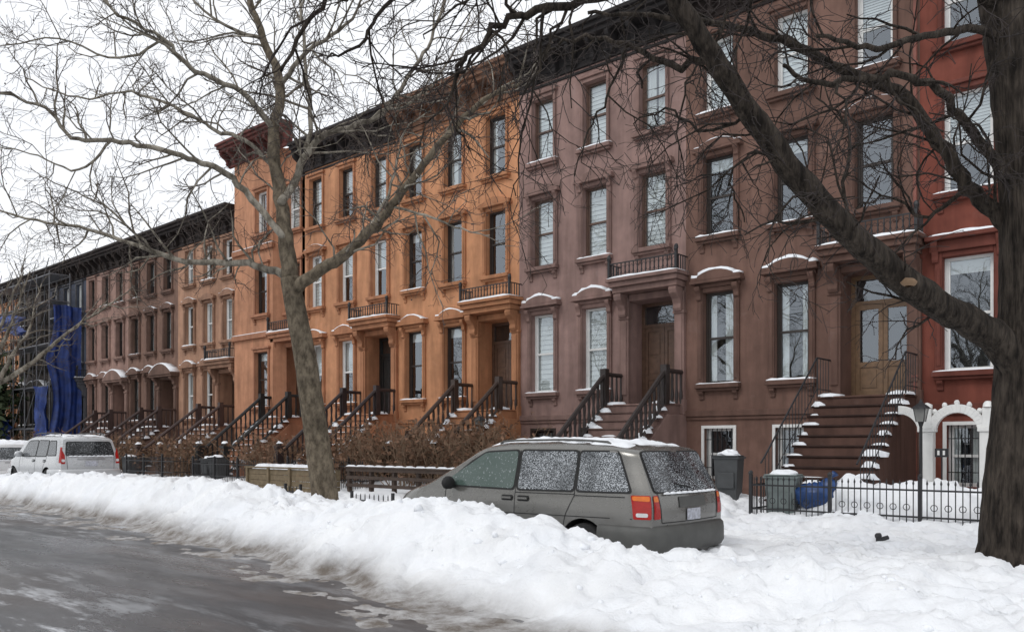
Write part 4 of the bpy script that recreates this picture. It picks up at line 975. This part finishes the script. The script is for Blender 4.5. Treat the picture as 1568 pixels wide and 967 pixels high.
# ---------------------------------------------------------------- hedges / bushes
def bush(x0,x1,y0,y1,z0,z1,n,seed,name='bare_bush'):
    rng=random.Random(seed); B=MB()
    for i in range(n):
        p=Vector((rng.uniform(x0,x1),rng.uniform(y0,y1),z0)); L=(z1-z0)*rng.uniform(.55,1.2)
        d=Vector((rng.gauss(0,.35),rng.gauss(0,.35),1)).normalized(); pts=[p]
        for k in range(4): d=(d+rv(rng)*.15).normalized(); pts.append(pts[-1]+d*L/4)
        B.tube(pts,[.014,.012,.01,.008,.005],3,0,cap=False)
        for k in range(11):
            t=rng.uniform(.25,1); f=t*4; j=min(int(f),3); a=pts[j].lerp(pts[j+1],f-j); dd=(d+rv(rng)*.7).normalized()
            e=a+dd*rng.uniform(.12,.42); B.tube([a,(a+e)/2+rv(rng)*.02,e],[.008,.006,.004],3,0,cap=False)
            if rng.random()<.6:
                for _ in range(2):
                    c=e+rv(rng)*.05; u=rv(rng)*.025; v=rv(rng)*.025; B.quad(tuple(c-u-v),tuple(c+u-v),tuple(c+u+v),tuple(c-u+v),1)
    return B.build(name,[M['twig'],M['leafdry']],recalc=False)
bush(-22.0,-19.6,15.8,17.4,.4,2.05,210,1); bush(-19.3,-15.0,15.8,17.8,.4,2.15,360,2); bush(-14.9,-13.9,16.0,17.2,.4,1.6,60,12); bush(-27.6,-25.3,16,18.5,.4,1.8,170,3); bush(-33.5,-31.4,16,18.5,.4,1.9,170,4); bush(-38.5,-36.3,16,18.5,.4,1.9,170,5); bush(-44,-41.3,16,18.5,.4,1.9,180,6); bush(-50,-47,16,18.5,.4,2.1,180,7)
eb=MB(); rg=random.Random(8)
for i in range(2600):
    c=Vector((-58.8+rg.gauss(0,.9),17.2+rg.gauss(0,.9),4.3+rg.gauss(0,1.5))); u=rv(rg)*.09; v=rv(rg)*.09; eb.quad(tuple(c-u-v),tuple(c+u-v),tuple(c+u+v),tuple(c-u+v))
eb.tube([Vector((-58.8,17.2,.2)),Vector((-58.8,17.2,4))],.09,6); eb.build('evergreen_tree',[M['foliage']],recalc=False)
# ---------------------------------------------------------------- areaway fences etc.
def fence(x0,x1,y,z0,z1,style=0,step=.11,ret=None):
    F=MB(); n=int((x1-x0)/step)
    F.box(x0,x1,y-.02,y+.02,z1-.16,z1-.13); F.box(x0,x1,y-.02,y+.02,z0+.12,z0+.15)
    for i in range(n+1):
        x=x0+(x1-x0)*i/n; big=(i%14==0)
        if big: F.box(x-.03,x+.03,y-.03,y+.03,z0-.3,z1+.06); F.lump(x,y,z1+.09,.045,.045,.05,full=True)
        else:
            F.tube([Vector((x,y,z0-.3)),Vector((x,y,z1-.06)),Vector((x,y,z1-.03)),Vector((x,y,z1+.04))],[.010,.010,.02,.001],5)
            if style and i%2==0: 
                pts=[Vector((x+.055*math.cos(a),y,z0+.3+.055*math.sin(a))) for a in np.linspace(0,6.28,9)]; F.tube(pts,.007,4)
    if ret:
        k=int((ret-y)/.14)
        for xx in (x0,x1):
            F.box(xx-.015,xx+.015,y+.031,ret,z1-.16,z1-.13); F.box(xx-.015,xx+.015,y+.031,ret,z0+.12,z0+.15)
            for i in range(1,k): yy=y+i*.14; F.tube([Vector((xx,yy,z0-.3)),Vector((xx,yy,z1))],.01,4)
    return F.build('iron_fence',[M['iron']])
fence(-7.55,-3.45,15.5,.32,1.06,1,ret=18.0); fence(-3.3,1,15.5,.4,1.06,1)
fence(-23.4,-19.6,15.5,.5,1.2,ret=18.5); fence(-29.5,-25.3,15.5,.45,1.15,ret=18.5); fence(-35,-31,15.5,.5,1.2,ret=18.5); fence(-40,-36.5,15.5,.5,1.2,ret=18.5)
fence(-45.5,-42,15.5,.5,1.2); fence(-51,-47.5,15.5,.5,1.2); fence(-11.6,-9.4,16.6,.3,1.0,ret=18.5)
def guard(xa,xb,y,z):
    G_=MB(); n=int((xb-xa)/.14)
    G_.box(xa,xb,y-.012,y+.012,z-.1,z-.07)
    for i in range(n+1):
        x=xa+(xb-xa)*i/n; G_.tube([Vector((x,y,z-.5)),Vector((x,y,z+.02)),Vector((x,y,z+.06))],[.012,.012,.002],5)
    for x in(xa,xb): G_.box(x-.025,x+.025,y-.025,y+.025,z-.5,z+.1)
    return G_.build('tree_pit_guard',[M['iron']])
guard(-14.2,-12.9,10.95,.64); guard(-17.0,-16.4,11.2,.70)
pb=MB()
for k in range(4): pb.box(-23.3,-19.9,14.0,14.04,.32+k*.165,.475+k*.165)
for k in range(4): pb.box(-19.9,-19.86,14.04,14.9,.32+k*.165,.475+k*.165); pb.box(-23.3,-23.26,14.04,14.9,.32+k*.165,.475+k*.165)
for x in (-23.25,-22.1,-21.0,-19.9): pb.box(x-.05,x+.05,13.94,13.998,.1,1.05)
pb.box(-23.35,-19.8,13.93,14.08,1.0,1.04); pb.box(-23.2,-19.95,14.06,14.88,.85,.95,1)
for i in range(10): pb.lump(-23.1+i*.34,14.45,.9,.32,.38,.22,1,rng=rg)
pb.build('wooden_planter',[M['plank'],M['snowc']])
wf=MB()
for x in np.linspace(-18.9,-14.2,6): wf.box(x-.05,x+.05,14.45,14.55,.1,1.06)
for z in (.55,.76,.97): wf.box(-18.95,-14.1,14.41,14.448,z,z+.09)
wf.box(-19,-14.1,14.38,14.6,1.062,1.10); wf.box(-14.9,-14.75,14.36,14.405,.6,1.0,1)
for i in range(12): wf.lump(-18.8+i*.4,14.49,1.095,.22,.09,.05,2,rng=rg)
wf.build('wooden_fence',[M['plankd'],basic('yellow_sign',(.6,.42,.05),.6),M['snowc']])
def bin_(x,y,z,mat,h=1.0,w=.3,tilt=0,snow=.1):
    B=MB(); a=w*.82
    v=[(-a,-a,0),(a,-a,0),(a,a,0),(-a,a,0),(-w,-w,h),(w,-w,h),(w,w,h),(-w,w,h)]
    B.v+=v
    for f in ((0,1,2,3),(0,4,5,1),(1,5,6,2),(2,6,7,3),(3,7,4,0)): B.face(f,0)
    B.box(-w-.03,w+.03,-w-.03,w+.03,h+.002,h+.05,0); B.box(-w-.01,w+.01,-w-.05,w-.03,h+.052,h+.08,0)
    B.box(-w*.7,w*.7,-w-.012,-w*.93,h*.35,h*.7,0)
    B.tube([Vector((-w*.7,w+.03,.1)),Vector((w*.7,w+.03,.1))],.1,12,2); B.tube([Vector((-w*.8,w+.07,h-.05)),Vector((w*.8,w+.07,h-.05))],.02,6,0)
    B.lump(0,0,h+.07,w*.95,w*.9,snow,1,nu=12,nv=4,rng=rg)
    o=B.build('trash_bin',[mat,M['snowc'],M['rubber']],bevel=.012); o.location=(x,y,z); o.rotation_euler=(tilt,0,.2); return o
bin_(-9.0,17.4,.38,M['bind'],1.0,.27,0,.14); bin_(-7.1,16.0,.16,M['bing'],.88,.30,0,.10)
bin_(-29.0,16.2,.4,M['bind'],.75,.24); bin_(-29.8,16.3,.4,M['bind'],.7,.22); bin_(-36.2,16.2,.4,M['bind'],.7,.25)
sk=MB(); rs=random.Random(6); sk.lump(0,0,.22,.40,.32,.27,0,rng=rs,nu=16,nv=6,full=True,var=.09); sk.lump(.24,.05,.40,.19,.16,.16,0,rng=rs,nu=12,nv=5,full=True,var=.12)
sk.tube([Vector((.26,.05,.50)),Vector((.29,.06,.58)),Vector((.36,.05,.66))],[.05,.02,.07],8,0); sk.lump(-.08,.05,.46,.18,.18,.06,1,rng=rs,nu=12)
o=sk.build('refuse_sack',[basic('sack_blue',(.016,.055,.18),.35,.3,6,bmp=.5),M['snowc']],smooth=True); o.location=(-6.45,15.95,.50)
def lamp(x,y,z,h):
    L_=MB(); V_=Vector
    L_.tube([V_((0,0,0)),V_((0,0,.15)),V_((0,0,.2)),V_((0,0,h-.1)),V_((0,0,h))],[.07,.07,.035,.03,.06],8,0)
    a,b=.07,.11
    for s in(-1,1):
        for t in(-1,1): L_.tube([V_((s*a,t*a,h)),V_((s*b,t*b,h+.26))],.008,4,0)
    L_.v+=[( -a,-a,h),(a,-a,h),(a,a,h),(-a,a,h),(-b,-b,h+.26),(b,-b,h+.26),(b,b,h+.26),(-b,b,h+.26)]; n=len(L_.v)-8
    for f in((0,1,5,4),(1,2,6,5),(2,3,7,6),(3,0,4,7)): L_.face(tuple(n+i for i in f),1)
    L_.tube([V_((0,0,h+.26)),V_((0,0,h+.3)),V_((0,0,h+.38)),V_((0,0,h+.46))],[.19,.15,.04,.01],8,0)
    o=L_.build('areaway_lamp_post',[M['iron'],basic('lantern_glass',(.2,.2,.19),.2,.1,9,bmp=0)]); o.location=(x,y,z)
lamp(-5.15,18.0,.4,1.75); lamp(-17.2,17.9,.4,1.75)
A=MB(); ya=18.5
def arch(xc,hw,zs,a0=0,a1=math.pi,n=18,th=.12):
    for i in range(n):
        p=a0+(a1-a0)*i/n;q2=a0+(a1-a0)*(i+1)/n
        x1_,z1_=xc+hw*math.cos(p),zs+hw*math.sin(p);x2_,z2_=xc+hw*math.cos(q2),zs+hw*math.sin(q2)
        A.ext([(x1_,z1_),(x2_,z2_),(xc+(hw+.17)*math.cos(q2),zs+(hw+.17)*math.sin(q2)),(xc+(hw+.17)*math.cos(p),zs+(hw+.17)*math.sin(p))],ya-th/2,ya+th/2,'y')
for (xc,a0,a1) in ((-4.62,0,math.pi),(-5.72,0,math.pi/2),(-3.52,0,math.pi)): arch(xc,.38,1.95,a0,a1)
for x in (-5.17,-4.07,-2.97): 
    A.box(x-.13,x+.13,ya-.10,ya+.10,.2,1.95); A.box(x-.16,x+.16,ya-.13,ya+.13,1.951,2.03); A.box(x-.16,x+.16,ya-.13,ya+.13,.3,.6)
    A.box(x-.09,x+.09,ya-.07,ya+.07,2.031,2.42); A.lump(x,ya,2.43,.1,.1,.12)
for i in range(9):
    a=math.pi*i/8
    for xc in (-4.62,-3.52): A.lump(xc+.58*math.cos(a),ya,1.95+.58*math.sin(a),.055,.06,.06,full=True)
A.build('white_arched_gateway',[M['white']],bevel=.01)
sg=MB(); sg.box(-4.95,-4.7,18.2,18.22,1.45,1.62); 
for x in (-4.9,-4.8): sg.box(x,x+.04,18.19,18.199,1.49,1.58,1)
sg.tube([Vector((-4.82,18.21,.2)),Vector((-4.82,18.21,1.45))],.015,6); sg.build('house_number_sign',[M['iron'],M['white']])
vp=MB(); p=sv(1345,832,11.6)
vp.tube([Vector((p.x,p.y,0.1)),Vector((p.x,p.y,p.z+.12))],.035,8); vp.tube([Vector((p.x,p.y,p.z+.05)),Vector((p.x+.10,p.y+.09,p.z+.09))],.03,8); vp.lump(p.x,p.y,p.z+.11,.05,.05,.04,full=True); vp.build('standpipe',[M['iron']])
# ---------------------------------------------------------------- light
w=bpy.data.worlds.new('World'); scene.world=w; w.use_nodes=True; nt=w.node_tree
bg=nt.nodes['Background']; sky=N(nt,'ShaderNodeTexSky',sky_type='NISHITA'); sky.sun_disc=False; sky.sun_elevation=R(48); 
sky.sun_rotation=R(195)
tc=N(nt,'ShaderNodeTexCoord'); nz=N(nt,'ShaderNodeTexNoise'); nz.inputs['Scale'].default_value=2.2; nz.inputs['Detail'].default_value=4
nt.links.new(tc.outputs['Generated'],nz.inputs['Vector'])
cl=ramp(nt,nz.outputs['Fac'],[(.3,(.88,.90,.94)),(.7,(.96,.97,.99))])
sc_=N(nt,'ShaderNodeVectorMath',operation='SCALE'); sc_.inputs['Scale'].default_value=11.8; nt.links.new(cl,sc_.inputs[0])
nt.links.new(mixc(nt,.92,sky.outputs[0],sc_.outputs[0]),bg.inputs['Color']); bg.inputs['Strength'].default_value=.1
sd=bpy.data.lights.new('sun','SUN'); sd.energy=.9; sd.angle=R(18); sd.color=(1,.98,.955); so=bpy.data.objects.new('sun',sd); scene.collection.objects.link(so)
az=R(195); dirv=Vector((math.sin(az)*math.cos(R(48)),math.cos(az)*math.cos(R(48)),math.sin(R(48)))); so.rotation_euler=dirv.to_track_quat('Z','Y').to_euler()
cd=bpy.data.cameras.new('cam'); cam=bpy.data.objects.new('camera',cd); scene.collection.objects.link(cam); scene.camera=cam
cam.location=(0,0,CAMZ); cam.rotation_euler=(R(90),0,math.pi/2-TH); cd.sensor_width=36; cd.lens=1300/1568*36; cd.shift_y=(680-483.5)/1568; cd.clip_end=2000; cd.clip_start=.05
scene.view_settings.view_transform='Standard'; scene.view_settings.look='None'; scene.view_settings.exposure=0
print('done',sum(len(o.data.polygons) for o in scene.objects if o.type=='MESH'))
